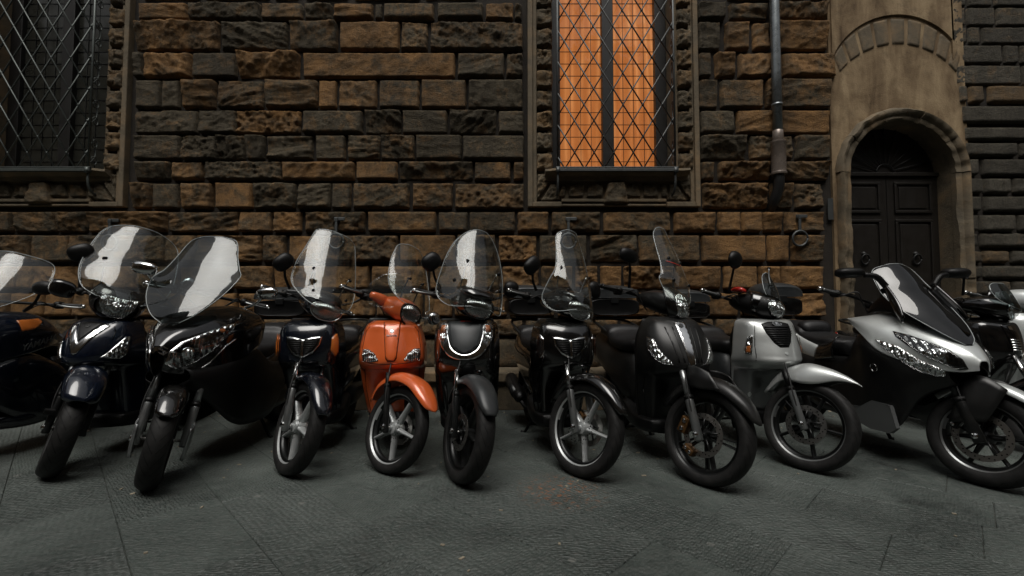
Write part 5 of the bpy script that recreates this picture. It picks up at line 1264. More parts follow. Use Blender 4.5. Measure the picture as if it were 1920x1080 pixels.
so, stt, _ = b.screen([(1.03, .095, .07, .02, 0), (1.06, .10, .19, .10, .05), (1.13, .12, .25, .16, .05), (1.24, .16, .238, .16, 0), (1.38, .225, .205, .13, .0), (1.48, .275, .165, .10, .01), (1.56, .315, .105, .06, .015), (1.585, .325, .05, .014, .006)], M_SCREEN)
b.screw(stt, [(-.10, 1.33), (.16, 1.30), (.17, 1.18), (-.17, 1.18)], so, r=.014)
rods(b, [((-.10, .24, 1.12), (-.10, .20, 1.33)), ((.11, .24, 1.12), (.15, .22, 1.30))], tree=stt)
b.mirror((-.20, .42, 1.12), (-.31, .38, 1.275), .05, .058, tilt=40)
b.mirror((.20, .42, 1.12), (.33, .39, 1.23), .05, .05, tilt=-10)
b.rear(M_GLOSS)

# ---------------------------------------------------------------- matte black scooter with the chrome stripe
b = Bike('matte_black_scooter', 'matte black scooter with chrome centre stripe, tall narrow windscreen and top box', 1.115, 2.69, 8, 28, 0, rw=0.278); b.up = .17
A = rows3([(0.965, [(0, .34), (.06, .343), (.10, .355), (.13, .42)]), (0.93, [(0, .265), (.085, .275), (.15, .31), (.18, .42)]), (0.86, [(0, .20), (.10, .215), (.18, .275), (.212, .42)]), (0.78, [(0, .15), (.10, .165), (.19, .24), (.228, .41)]), (0.70, [(0, .11), (.095, .135), (.19, .215), (.232, .41)]), (0.65, [(0, .105), (.085, .13), (.18, .215), (.23, .42)]), (0.615, [(0, .15), (.085, .165), (.17, .24), (.222, .43)]), (0.57, [(0, .30), (.09, .30), (.165, .32), (.212, .44)]), (0.42, [(0, .35), (.09, .35), (.15, .365), (.20, .46)]), (0.27, [(0, .385), (.09, .385), (.135, .40), (.17, .49)])])
ap, t, _ = b.shell('front_shield', A, M_MATTE, 41, 48)
inner_shield(b, .21)
b.stuck('chrome_stripe', [(-.036, .925), (0, .935), (.036, .925), (.031, .80), (.020, .675), (0, .662), (-.020, .675), (-.031, .80)], t, .005, M_CHROME, th=.004)
b.stick('badge', flat(hexagon(.017)), t, (0, -1, .905), (0, 1, 0), M_GREYM, .007)
for sx in (-1, 1):
    for k, (x0, x1) in enumerate(((.055, .040), (.10, .07))):      # pressed creases
        b.stuck('crease', [(sx*x0, .90), (sx*(x0+.008), .90), (sx*(x1+.008), .69), (sx*x1, .69)], t, .0035, M_MATTE, th=.004, res=.02)
    P = [(sx*x, z) for x, z in ((.196, .835), (.178, .82), (.165, .755), (.125, .70), (.10, .672), (.15, .675), (.185, .70), (.205, .76))]
    lens_patch(b, 'indicator', P, t, rimm=M_BLACKP, rim=.004, res=.014)
seams(b, t, [[(0, .655), (.09, .66), (.19, .68)], [(.19, .62), (.185, .48), (.155, .30)]])
b.wheel(0, .278, .220, .11, 'split5', M_ALUD, True, disc=.125, side=-1, lip=M_ALUD)
b.caliper(0.0, 15, 0.118, -1, M_GOLD, sz=1.1); b.caliper(0.0, -60, 0.118, -1, M_GOLD, sz=.8)
b.fork(top=0.66, lo=M_ALU, up=M_ALU, r0=.025, r1=.019, split=.47, sep=.095)
b.fender([(66, .05, .012, .008), (60, .05, .04, .03), (42, .052, .066, .05), (15, .06, .082, .065), (-15, .068, .088, .075), (-45, .06, .08, .065), (-70, .05, .06, .04)], M_MATTE)
for sx in (-1, 1):
    b.add('fork_cover', surf([[(sx*.100, -.02, .64), (sx*.112, .05, .66), (sx*.10, .13, .66)], [(sx*.112, -.06, .60), (sx*.122, .03, .60), (sx*.112, .12, .60)], [(sx*.108, -.10, .55), (sx*.118, .02, .535), (sx*.105, .10, .54)]], 10, 10), M_MATTE, True, solid=.006)
_, tn, _ = b.shell('nose_screen', rows3([(1.16, [(0, .22), (.05, .228), (.085, .26)]), (1.11, [(0, .165), (.06, .175), (.098, .23)]), (1.04, [(0, .125), (.062, .14), (.098, .20)]), (0.975, [(0, .12), (.05, .135), (.075, .19)]), (0.945, [(0, .15), (.03, .16), (.05, .20)])]), M_GLOSS, 21, 20, True)
headset(b, M_MATTE, 1.06, .10, .19, .48, .07, .09)
shell_lamp(b, tn, [(-.052, 1.10), (0, 1.125), (.052, 1.10), (.060, 1.04), (.042, .975), (0, .955), (-.042, .975), (-.060, 1.04)], (0, 1.035), .034, M_CHROME)
b.bars(1.09, span=.36, grip=.125, end=M_BLACKP, lever=M_BLACKP)
so, stt, _ = b.screen([(1.05, .13, .05, .01, 0), (1.08, .12, .13, .06, -.02), (1.15, .125, .165, .09, -.04), (1.23, .145, .145, .07, 0), (1.31, .185, .128, .05, 0), (1.44, .255, .115, .045, .0), (1.55, .315, .092, .035, .015), (1.60, .34, .06, .02, .01), (1.61, .345, .03, .004, .002)], M_SCREEN)
b.screw(stt, [(-.06, 1.36), (.08, 1.36), (-.08, 1.2), (.09, 1.2)], so, r=.013)
b.add('reflex_strip', patch([(-.09, 1.328), (.05, 1.322), (.05, 1.326), (-.09, 1.332)], stt, .003), M_RED, True, solid=.001)
b.mirror((-.22, .42, 1.11), (-.315, .38, 1.315), .068, .040, tilt=0, bend=(-.25, .41, 1.22))
b.rear(M_MATTE, seat=.80, width=1.08, box_=(1.60, .96, .25, .27, .20))


# ---------------------------------------------------------------- silver scooter with black grille
b = Bike('silver_scooter', 'silver scooter with black slatted grille, pointed silver mudguard and round mirror', 1.865, 2.93, 6, 30, 0, rw=0.278); b.up = .14
A = rows3([(0.945, [(0, .335), (.07, .34), (.125, .35), (.155, .42)]), (0.925, [(0, .27), (.09, .278), (.165, .315), (.195, .42)]), (0.86, [(0, .215), (.09, .23), (.175, .29), (.21, .42)]), (0.78, [(0, .18), (.09, .20), (.18, .27), (.218, .42)]), (0.70, [(0, .145), (.09, .17), (.185, .25), (.225, .42)]), (0.655, [(0, .135), (.09, .16), (.18, .245), (.228, .43)]), (0.615, [(0, .20), (.08, .21), (.16, .27), (.222, .44)]), (0.55, [(0, .32), (.09, .32), (.16, .335), (.215, .45)]), (0.42, [(0, .355), (.09, .355), (.15, .37), (.205, .47)]), (0.27, [(0, .385), (.09, .385), (.135, .40), (.175, .49)])])
ap, t, _ = b.shell('front_shield', A, M_SILVER, 41, 48)
b.stuck('lower_shield', [(-.21, .60), (.21, .60), (.20, .45), (.165, .29), (-.165, .29), (-.20, .45)], t, .003, M_GUN, th=.003, res=.03)
inner_shield(b, .21)
gr = b.stuck('grille', [(-.10, .91), (-.045, .925), (.045, .925), (.10, .91), (.092, .85), (.06, .785), (.03, .755), (-.03, .755), (-.06, .785), (-.092, .85)], t, .003, M_BLACKP, th=.003)
for k in range(9):
    z = .768+k*.0145; xm = .034+max(0, (z-.76))*.62 if z < .85 else .09
    b.stuck('slat', [(-xm, z), (xm, z), (xm, z+.0055), (-xm, z+.0055)], t, .010, M_BLACKP, parent=gr, th=.006, res=.03)
b.stick('badge', flat(circle(.021, 24, 1.5)), t, (0, -1, .905), (0, 1, 0), M_GREYM, .012)
b.stick('badge_rim', tube([(1.5*.021*math.cos(a), .021*math.sin(a), .001) for a in [2*math.pi*i/24 for i in range(25)]], .0022, 6), t, (0, -1, .905), (0, 1, 0), M_CHROME, .012)
b.stick('maker_lettering', text_geo('K', .036, .001, .0015), t, (0, -1, .905), (0, 1, 0), M_CHROME, .0145)
b.stick('lock', flat(circle(.011)), t, (0, -1, .715), (0, 1, 0), M_SILVER2, .003)
for sx in (-1, 1):
    fr = sf(sx, .185, .27, 38)
    lens_patch(b, 'indicator', [(-.020, .835), (.012, .815), (.030, .74), (.028, .705), (-.014, .705), (-.018, .76)], t, rimm=M_CHROME, **fr)
    b.stuck('amber_bulb', [(-.010, .76), (.014, .755), (.022, .712), (-.008, .712)], t, .009, M_AMBER, th=.001, **fr)
seams(b, t, [[(.135, .93), (.15, .86), (.165, .76), (.17, .66)]])
b.wheel(0, .278, .221, .10, 'star5', M_ALUD, True, disc=.12, side=-1, lip=M_GUN)
b.caliper(0.0, -35, 0.115, 1, M_ALUD)
b.fork(top=0.60, lo=M_GUN, up=M_BLACKP, r0=.022, r1=.020, split=.48)
b.fender([(41, .115, .003, .002), (36, .113, .018, .012), (24, .108, .044, .055), (8, .108, .070, .12), (-10, .115, .085, .14), (-34, .09, .075, .07), (-62, .055, .06, .03)], M_SILVER)
headset(b, M_BLACKP, 1.03, .125, .17, .48, .09, .09)
_, tn, _ = b.shell('handlebar_cowl', rows3([(1.13, [(0, .28), (.06, .29), (.10, .33)]), (1.10, [(0, .20), (.08, .215), (.135, .29)]), (1.05, [(0, .155), (.09, .175), (.15, .28)]), (1.0, [(0, .145), (.08, .165), (.14, .28)]), (.965, [(0, .17), (.06, .19), (.11, .28)])]), M_GLOSS, 21, 18, True)
shell_lamp(b, tn, [(-.105, 1.065), (-.05, 1.082), (0, 1.07), (.05, 1.082), (.105, 1.065), (.095, 1.01), (.055, .975), (0, .968), (-.055, .975), (-.095, 1.01)], (.045, 1.025), .03, M_BLACKP)
b.bars(1.05, span=.36, grip=.125, rise=.01)
so, stt, _ = b.screen([(1.10, .16, .10, .04, 0), (1.15, .175, .105, .045, 0), (1.22, .205, .09, .035, .0), (1.27, .23, .06, .018, .01), (1.285, .236, .03, .004, .002)], M_SMOKE)
rods(b, [((-.06, .20, 1.18), (-.06, .23, 1.31)), ((.07, .20, 1.12), (.07, .22, 1.24))], M_ALU, tree=stt)
b.mirror((-.20, .42, 1.09), (-.275, .36, 1.315), .062, .055, round_=True, bend=(-.225, .40, 1.18))
b.loft('red_lamp', [(.33, -.14, 1.115, .015, .010, .010, 2.2), (.35, -.14, 1.120, .034, .020, .016, 2.4), (.40, -.135, 1.125, .036, .022, .018, 2.4), (.44, -.13, 1.12, .02, .012, .012, 2.2)], M_RED, 10, st=True)
b.mirror((.20, .42, 1.09), (.33, .40, 1.2), .05, .05, round_=True)
b.rear(M_GREYM, seat=.78, box_=(1.62, .93, .21, .27, .18), boxcol=M_GLOSS)

# ---------------------------------------------------------------- navy scooter at the left with the chrome V
b = Bike('navy_scooter', 'navy blue scooter with chrome V badge and broad clear windscreen, near the left edge', -2.80, 2.83, 6, 40, 0, rw=0.28)
A = rows3([(0.955, [(0, .32), (.07, .323), (.12, .34), (.15, .42)]), (0.92, [(0, .235), (.09, .25), (.16, .30), (.195, .42)]), (0.85, [(0, .165), (.09, .185), (.175, .265), (.22, .42)]), (0.77, [(0, .12), (.09, .145), (.185, .25), (.23, .42)]), (0.70, [(0, .10), (.085, .13), (.185, .245), (.232, .42)]), (0.645, [(0, .13), (.08, .15), (.175, .255), (.228, .43)]), (0.60, [(0, .28), (.09, .285), (.165, .31), (.22, .44)]), (0.45, [(0, .345), (.09, .345), (.15, .36), (.205, .46)]), (0.27, [(0, .385), (.09, .385), (.135, .40), (.175, .49)])])
ap, t, _ = b.shell('front_shield', A, M_NAVY, 41, 46)
inner_shield(b, .21)
b.stuck('v_trim', [(-.115, .90), (-.085, .915), (-.045, .865), (0, .795), (.045, .865), (.085, .915), (.115, .90), (.065, .82), (.02, .735), (0, .72), (-.02, .735), (-.065, .82)], t, .005, M_CHROME, th=.004)
b.stuck('black_insert', [(-.075, .92), (-.04, .868), (0, .805), (.04, .868), (.075, .92), (0, .93)], t, .004, M_BLACKP, th=.003)
b.stick('badge', flat(circle(.015)), t, (0, -1, .90), (0, 1, 0), M_CHROME, .006)
for sx in (-1, 1):
    fr = sf(sx, .17, .25, 38)
    lens_patch(b, 'indicator', [(-.095, .70), (-.065, .72), (.030, .82), (.050, .82), (.042, .77), (.030, .705), (.0, .685)], t, rimm=M_CHROME, rim=.008, **fr)
seams(b, t, [[(0, .665), (.10, .67), (.18, .665)], [(.12, .93), (.15, .86), (.15, .81)]])
b.wheel(0, .28, .20, .12, 'star5', M_ALUD, True, tyre_p=2.1)
b.fork(top=0.70, lo=M_ALUD, up=M_ALU, r0=.02)
b.add('reflector_tab', box(-.13, -.08, -.02, .02, .36, .39), M_BLACKP, True, smooth=False, bevel=.005)
b.fender([(46, .06, .04, .03), (38, .07, .085, .065), (15, .095, .105, .095), (-10, .115, .11, .105), (-35, .10, .105, .09), (-60, .06, .08, .05)], M_NAVY)
headset(b, M_BLACKP, 1.05, .14, .16, .50, .09, .09)
_, tn, _ = b.shell('headlight_surround', rows3([(1.175, [(0, .21), (.08, .225), (.13, .26)]), (1.14, [(0, .165), (.09, .18), (.15, .24)]), (1.08, [(0, .14), (.10, .155), (.16, .24)]), (1.0, [(0, .145), (.09, .16), (.13, .24)]), (.955, [(0, .18), (.05, .19), (.08, .24)])]), M_GLOSS, 21, 18, True)
shell_lamp(b, tn, [(-.100, 1.115), (0, 1.105), (.100, 1.115), (.092, 1.05), (.055, .99), (0, .975), (-.055, .99), (-.092, 1.05)], (0, 1.045), .038, M_BLACKP)
b.bars(1.07, span=.35)
so, stt, _ = b.screen([(1.09, .12, .12, .05, 0), (1.12, .125, .215, .14, -.01), (1.22, .155, .265, .19, -.01), (1.36, .235, .268, .19, 0), (1.50, .325, .25, .165, .01), (1.58, .375, .22, .12, .02), (1.625, .40, .16, .06, .02), (1.638, .408, .08, .012, .005)], M_SCREEN, k=1.9, lay=.22)
b.screw(stt, [(-.16, 1.34), (.16, 1.34)], so, r=.016); rods(b, [((-.12, .22, 1.14), (-.16, .25, 1.34)), ((.12, .22, 1.14), (.16, .25, 1.34))], M_BLACKP, tree=stt)
b.mirror((-.22, .42, 1.10), (-.29, .42, 1.335), .05, .062, tilt=50); b.mirror((.22, .42, 1.10), (.37, .42, 1.30), .05, .065, M_CHROME, tilt=15)
for sx in (-1, 1):
    b.loft('hand_guard', [(.24, sx*.26, 1.07, .03, .03, .04, 3), (.26, sx*.29, 1.08, .06, .05, .06, 3), (.34, sx*.32, 1.08, .05, .05, .05, 3), (.40, sx*.33, 1.08, .03, .03, .03, 3)], M_GLOSS, 10, st=True)
b.rear(M_NAVY, seat=.78)
# ---------------------------------------------------------------- black touring scooter with the broad tinted windscreen
def yrows(tbl):
    """(y, [(x, z), ...]) stations from the nose to the tail, half sections from the top centre outward and down"""
    return [[(x, y, z) for x, z in pts] for y, pts in tbl]
b = Bike('touring_scooter', 'black touring scooter with twin slanted headlights and large tinted windscreen', -2.05, 2.64, 4, 30, 0, rw=0.27)
cw = yrows([(0.00, [(0, .80), (.025, .79), (.04, .73), (.03, .66)]), (0.06, [(0, .865), (.06, .85), (.085, .75), (.06, .63)]), (0.16, [(0, .935), (.12, .905), (.155, .79), (.12, .62)]), (0.30, [(0, 1.0), (.16, .975), (.235, .86), (.20, .64)]), (0.46, [(0, 1.03), (.16, 1.02), (.275, .92), (.26, .68)]), (0.62, [(0, 1.03), (.15, 1.025), (.28, .94), (.27, .74)]), (0.72, [(0, 1.0), (.14, 1.0), (.265, .93), (.26, .80)])])
co, t, _ = b.shell('front_fairing', cw, M_GLOSS, 41, 44)
lw = yrows([(0.10, [(0, .66), (.10, .655), (.13, .60), (.06, .56)]), (0.25, [(0, .66), (.17, .66), (.20, .55), (.15, .42)]), (0.42, [(0, .70), (.23, .70), (.255, .52), (.20, .26)]), (0.62, [(0, .75), (.255, .74), (.27, .50), (.22, .20)]), (0.95, [(0, .62), (.22, .60), (.25, .44), (.22, .20)]), (1.3, [(0, .62), (.19, .60), (.20, .46), (.16, .30)])])
b.shell('lower_fairing', lw, M_BLACKP, 33, 30)
for sx in (-1, 1):
    d = Vector((-sx*.62, .76, -.18)).normalized(); u = Vector((sx*.76, .62, 0)).normalized(); v = u.cross(d) if sx < 0 else d.cross(u)
    if v.z < 0: v = -v
    o = Vector((sx*.13, .16, .78))-d*.6
    fr = dict(o=o, u=u, v=v, d=d)
    P = [(-.155, -.085), (-.135, -.02), (-.08, .03), (.02, .075), (.13, .125), (.205, .145), (.195, .11), (.13, .04), (.06, -.03), (-.02, -.085), (-.10, -.12)]
    hl = lens_patch(b, 'headlight', P, t, rim=.007, rimm=M_CHROME, inner=M_DREF, res=.014, off=.006, **fr)
    b.add('lamp_ring', patch([(.035*math.cos(a)-.055, .035*math.sin(a)-.035) for a in [2*math.pi*k/16 for k in range(16)]], t, .012, **fr), M_CHROME, parent=hl, solid=.003)
    b.add('lamp_core', patch([(.024*math.cos(a)-.055, .024*math.sin(a)-.035) for a in [2*math.pi*k/16 for k in range(16)]], t, .0145, **fr), M_FLUTE, parent=hl, solid=.002)
    b.add('side_lamp', patch([(.016*math.cos(a)+.13, .014*math.sin(a)+.10) for a in [2*math.pi*k/12 for k in range(12)]], t, .012, **fr), M_AMBER, parent=hl, solid=.002)
    b.stuck('chrome_line', [(-.02, -.155), (.07, -.09), (.15, .0), (.22, .055), (.222, .048), (.152, -.008), (.072, -.10), (-.016, -.163)], t, .004, M_CHROME, th=.004, **fr)
# maker's S on the nose: two hooked bars
S_ = [(-.5, .25), (0, .75), (.5, .25), (.5, .1), (0, .45), (-.2, .25), (.5, -.3), (0, -.75), (-.5, -.25), (-.5, -.1), (0, -.45), (.2, -.25)]
b.stick('badge', flat([(x*.05, y*.04) for x, y in S_], .003), t, (.03, -1, .775), (0, 1, 0), M_CHROME, .004)
so, stt, _ = b.screen([(.93, .10, .05, .02, 0), (.96, .11, .14, .09, -.03), (1.03, .15, .23, .16, -.07), (1.14, .23, .275, .20, -.08), (1.26, .32, .24, .15, -.02), (1.37, .40, .20, .11, .0), (1.45, .46, .175, .09, .005), (1.505, .50, .145, .06, .01), (1.52, .51, .08, .02, .004)], M_SMOKE, st=False, k=1.5, lay=0)
b.add('screen_garnish', patch([(-.15, 1.0), (0, .955), (.15, 1.0), (.17, 1.045), (0, 1.02), (-.17, 1.045)], stt, -.004, d=(0, 1, 0)), M_BLACKP, solid=.006)
b.stick('screen_lettering', text_geo('BURGMAN', .028, .0005, .0002, .3), stt, (.15, -1, 1.055), (-.25, 1, 0), M_GREYM, .004, roll=18)
b.wheel(0, .27, .18, .12, 'star3', M_ALUD, True, tyre_p=2.1, disc=.11)
b.fork(top=.66, lo=M_ALU, up=M_ALU, r0=.024, r1=.02, sep=.115)
b.fender([(50, .030, .03, .02), (42, .032, .056, .04), (20, .04, .07, .06), (-5, .045, .075, .065), (-40, .045, .07, .06), (-70, .04, .06, .04)], M_GLOSS)
for sx in (-1, 1): b.add('fork_guard', surf([[(sx*.125, -.06, .36), (sx*.14, 0, .36), (sx*.13, .06, .38)], [(sx*.12, -.05, .24), (sx*.138, .0, .23), (sx*.125, .05, .25)], [(sx*.115, -.03, .17), (sx*.13, 0, .16), (sx*.118, .03, .18)]], 8, 8), M_ALU, True, solid=.006)
b.bars(1.10, y=.62, span=.37, back=.06, grip=.13, lever=M_ALU)
b.mirror((.235, .50, 1.02), (.39, .47, 1.125), .06, .034, M_CHROME, stem=M_CHROME, st=False, tilt=-8)
b.mirror((-.235, .50, 1.02), (-.30, .30, 1.28), .065, .036, M_CHROME, stem=M_CHROME, st=False, tilt=10)
b.loft('seat', [(.86, 0, .66, .10, .04, .10, 2.8), (.95, 0, .68, .155, .05, .10, 3), (1.18, 0, .69, .175, .05, .10, 3), (1.32, 0, .74, .17, .07, .10, 3), (1.38, 0, .80, .16, .075, .12, 2.8), (1.60, 0, .83, .15, .06, .10, 2.8), (1.80, 0, .82, .09, .03, .08, 2.6)], M_SEAT, 30)
b.loft('tail_body', [(.80, 0, .52, .18, .10, .22, 3), (1.0, 0, .55, .21, .10, .24, 3), (1.35, 0, .60, .20, .12, .20, 3), (1.65, 0, .68, .16, .10, .10, 2.8), (1.92, 0, .74, .08, .06, .06, 2.4)], M_GLOSS, 22)
b.loft('tail_light', [(1.88, 0, .75, .09, .035, .03, 2.6), (1.95, 0, .75, .06, .02, .02, 2.4)], M_RED, 5)
b.wheel(1.58, .265, .17, .14, 'star3', M_ALUD, disc=0, tyre_p=2.1)
b.add('exhaust', tube([(-.10, 1.0, .22), (-.18, 1.25, .26), (-.20, 1.35, .29), (-.21, 1.75, .38), (-.21, 1.79, .39)], [.02, .03, .058, .062, .03], 16, 24), M_ALUD)
b.loft('engine', [(1.0, .06, .28, .11, .10, .10, 3), (1.3, .12, .27, .06, .09, .08, 3), (1.62, .12, .27, .045, .06, .06, 3)], M_ALUD, 10)
b.add('side_stand', tube([(.12, .95, .24), (.20, .98, .03), (.23, .97, .012)], .012, 8, 8), M_BLACKP)
self_box(b, 1.80, .95, .25, .27, .20, M_BLACKP)

# ---------------------------------------------------------------- silver sports maxi scooter on the right
b = Bike('sports_scooter', 'silver and black sports maxi scooter with dark smoked screen in front of the doorway', 2.72, 2.67, 1, 26, 0, rw=0.272)
cw = yrows([(-0.035, [(0, .715), (.018, .712), (.03, .69), (.03, .66)]), (0.02, [(0, .775), (.05, .765), (.085, .72), (.09, .645)]), (0.12, [(0, .845), (.10, .825), (.155, .75), (.165, .652)]), (0.26, [(0, .915), (.13, .895), (.21, .805), (.235, .69)]), (0.38, [(0, .965), (.135, .95), (.247, .872), (.285, .745)]), (0.50, [(0, .99), (.13, .982), (.265, .925), (.293, .84)]), (0.59, [(0, .98), (.12, .975), (.270, .948), (.287, .905)]), (0.64, [(0, .96), (.10, .958), (.265, .95), (.272, .93)])])
co, t, gc_ = b.shell('front_fairing', cw, M_SILVER2, 41, 48)
lw = yrows([(0.06, [(0, .67), (.09, .67), (.12, .62), (.07, .56)]), (0.20, [(0, .70), (.18, .70), (.20, .58), (.15, .46)]), (0.30, [(0, .73), (.222, .73), (.235, .56), (.205, .27)]), (0.40, [(0, .76), (.258, .76), (.245, .54), (.228, .21)]), (0.52, [(0, .84), (.272, .82), (.25, .55), (.235, .20)]), (0.64, [(0, .86), (.225, .80), (.23, .52), (.235, .22)]), (0.78, [(0, .66), (.19, .64), (.22, .44), (.235, .22)]), (1.05, [(0, .64), (.19, .62), (.215, .44), (.235, .24)]), (1.3, [(0, .66), (.19, .64), (.21, .46), (.18, .28)]), (1.62, [(0, .70), (.16, .68), (.17, .54), (.12, .42)])])
lo_, tl, gl_ = b.shell('lower_fairing', lw, M_MATTE, 33, 38)
tb = bvh(join(gc_, gl_))
for sx in (-1, 1):
    d = Vector((-sx*.72, .68, -.12)).normalized(); u = Vector((sx*.68, .72, 0)).normalized(); v = u.cross(d)
    if v.z < 0: v = -v
    o = Vector((sx*.15, .18, .76))-d*.6; fr = dict(o=o, u=u, v=v, d=d)
    P = [(-.185, -.095), (-.165, -.045), (-.11, .005), (-.04, .04), (.06, .085), (.145, .11), (.13, .075), (.07, .02), (.0, -.035), (-.08, -.075), (-.15, -.105)]
    hl = lens_patch(b, 'headlight', P, t, rim=.005, rimm=M_BLACKP, inner=M_DREF, res=.013, off=.006, **fr)
    b.add('lamp_ring', patch([(.046*math.cos(a)-.055, .036*math.sin(a)-.022) for a in [2*math.pi*k/18 for k in range(18)]], t, .011, **fr), M_CHROME, parent=hl, solid=.003)
    b.add('lamp_core', patch([(.034*math.cos(a)-.055, .027*math.sin(a)-.022) for a in [2*math.pi*k/18 for k in range(18)]], t, .014, **fr), M_FLUTE, parent=hl, solid=.002)
    P2 = [(-.13, -.145), (-.06, -.10), (.03, -.055), (.13, .02), (.24, .055), (.20, .005), (.10, -.085), (.02, -.135), (-.06, -.155)]
    lens_patch(b, 'indicator', P2, tb, rim=.003, rimm=M_BLACKP, inner=M_FLUTE, res=.014, off=.006, **fr)
    # round tuning-fork badge on the lower flank
    q = (sx*.9, .36, .62); dd = (-sx, .12, 0)
    bd = b.stick('badge', join(tube([(.026*math.cos(a), .026*math.sin(a), .001) for a in [2*math.pi*i/24 for i in range(25)]], .0025, 6), *[flat([(math.cos(a)*r_-math.sin(a)*w_, math.sin(a)*r_+math.cos(a)*w_) for r_, w_ in ((.002, -.003), (.025, -.003), (.025, .003), (.002, .003))]) for a in (math.pi/2, math.pi/2+2.094, math.pi/2-2.094)]), tl, q, dd, M_CHROME, .003)
    # silver lower flank panel, its shade put in as gunmetal colour, and pillion panel
    fr2 = dict(o=(sx*1.0, 0, 0), u=(0, 1, 0), v=(0, 0, 1), d=(-sx, 0, 0))
    b.add('flank_panel', prism([(.29, .25), (.335, .385), (.48, .39), (.60, .325), (.80, .31), (1.06, .345), (1.06, .32), (.78, .25), (.50, .195), (.34, .205)], (sx, 0, 0), .022, o=(sx*.226, 0, 0), u=(0, 1, 0), v=(0, 0, 1)), M_GUN, smooth=False, bevel=.010)
so, stt, _ = b.screen([(.80, .045, .02, .005, 0), (.83, .07, .07, .045, -.01), (.90, .135, .13, .09, -.02), (.99, .225, .18, .13, -.03), (1.08, .31, .195, .14, -.03), (1.17, .40, .18, .11, -.01), (1.25, .475, .165, .085, 0), (1.31, .53, .135, .06, .01), (1.335, .555, .07, .018, .01)], M_DSMOKE, st=False, lay=-0.08, k=3.0)
b.shell('dash_hood', yrows([(.20, [(0, .94), (.08, .93), (.13, .90)]), (.36, [(0, 1.06), (.10, 1.04), (.15, .98)]), (.52, [(0, 1.12), (.11, 1.10), (.16, 1.0)]), (.62, [(0, 1.08), (.10, 1.06), (.15, .98)])]), M_BLACKP, 17, 12)
for sx in (-1, 1):
    b.add('screen_stay', surf([[(sx*.13, .47, 1.12), (sx*.16, .44, 1.15), (sx*.17, .42, 1.19)], [(sx*.18, .34, 1.00), (sx*.20, .32, 1.03), (sx*.19, .30, 1.06)], [(sx*.20, .26, .93), (sx*.21, .25, .94), (sx*.21, .24, .96)]], 6, 12), M_GLOSS, solid=.012)
    m_ = b.loft('mirror', [(.42, sx*.36, 1.262, .025, .012, .012, 2.4), (.44, sx*.37, 1.265, .075, .030, .028, 2.6), (.485, sx*.375, 1.265, .095, .036, .034, 2.8), (.505, sx*.375, 1.262, .09, .033, .031, 2.8)], M_BLACKP, 10)
    b.add('mirror_stalk', tube([(sx*.29, .46, 1.25), (sx*.22, .44, 1.235), (sx*.165, .43, 1.17)], [.018, .020, .02], 10, 10), M_BLACKP, parent=m_)
b.bars(1.075, y=.66, span=.37, back=.06, grip=.13)
b.wheel(0, .272, .196, .12, 'six', M_ALUD, True, disc=.135, side=-1, tyre_p=2.1, lip=M_ALU)
b.caliper(0.0, 60, .125, -1, M_ALUD, sz=1.2); b.caliper(0.0, 28, .125, -1, M_ALUD, sz=.9)
b.fork(top=.68, lo=M_MATTE, up=M_ALUD, r0=.030, r1=.022, sep=.10)
b.fender([(64, .06, .01, .006), (56, .058, .05, .03), (35, .055, .072, .045), (8, .058, .082, .05), (-20, .055, .08, .05), (-50, .045, .07, .05)], M_SILVER2)
for sx in (-1, 1): b.add('mudguard_stay', surf([[(sx*.085, -.10, .56), (sx*.10, 0, .62), (sx*.09, .10, .60)], [(sx*.10, -.07, .46), (sx*.115, .03, .47), (sx*.10, .12, .44)], [(sx*.10, -.03, .36), (sx*.115, .06, .34), (sx*.10, .13, .32)]], 8, 8), M_MATTE, True, solid=.006)
b.loft('seat', [(.92, 0, .74, .09, .03, .10, 2.8), (1.02, 0, .745, .15, .045, .10, 3), (1.20, 0, .75, .17, .045, .10, 3), (1.34, 0, .77, .165, .05, .10, 3), (1.42, 0, .82, .155, .055, .10, 2.8), (1.66, 0, .86, .14, .05, .08, 2.8), (1.85, 0, .87, .08, .03, .06, 2.6)], M_SEAT, 30)
b.loft('backrest', [(1.33, 0, .83, .09, .03, .06, 2.6), (1.36, 0, .85, .125, .055, .06, 2.6), (1.43, 0, .855, .13, .06, .06, 2.8), (1.47, 0, .85, .11, .04, .06, 2.6)], M_SEAT, 10)
b.shell('tail_panel', yrows([(1.08, [(.155, .70), (.185, .69), (.19, .62), (.18, .58)]), (1.30, [(.15, .76), (.18, .75), (.195, .68), (.18, .62)]), (1.55, [(.13, .84), (.165, .82), (.18, .76), (.16, .68)]), (1.80, [(.08, .90), (.12, .88), (.14, .82), (.11, .76)]), (1.95, [(.03, .92), (.07, .91), (.08, .86), (.06, .83)])]), M_SILVER2, 12, 20, full=True)
b.shell('tail_panel', yrows([(1.08, [(-.155, .70), (-.185, .69), (-.19, .62), (-.18, .58)]), (1.30, [(-.15, .76), (-.18, .75), (-.195, .68), (-.18, .62)]), (1.55, [(-.13, .84), (-.165, .82), (-.18, .76), (-.16, .68)]), (1.80, [(-.08, .90), (-.12, .88), (-.14, .82), (-.11, .76)]), (1.95, [(-.03, .92), (-.07, .91), (-.08, .86), (-.06, .83)])]), M_SILVER2, 12, 20, full=True)
b.shell('knee_panel', yrows([(.84, [(.18, .80), (.215, .79), (.245, .72), (.24, .64)]), (.98, [(.15, .76), (.19, .745), (.225, .68), (.23, .62)]), (1.10, [(.14, .72), (.18, .71), (.205, .66), (.21, .60)])]), M_GLOSS, 12, 12, full=True)
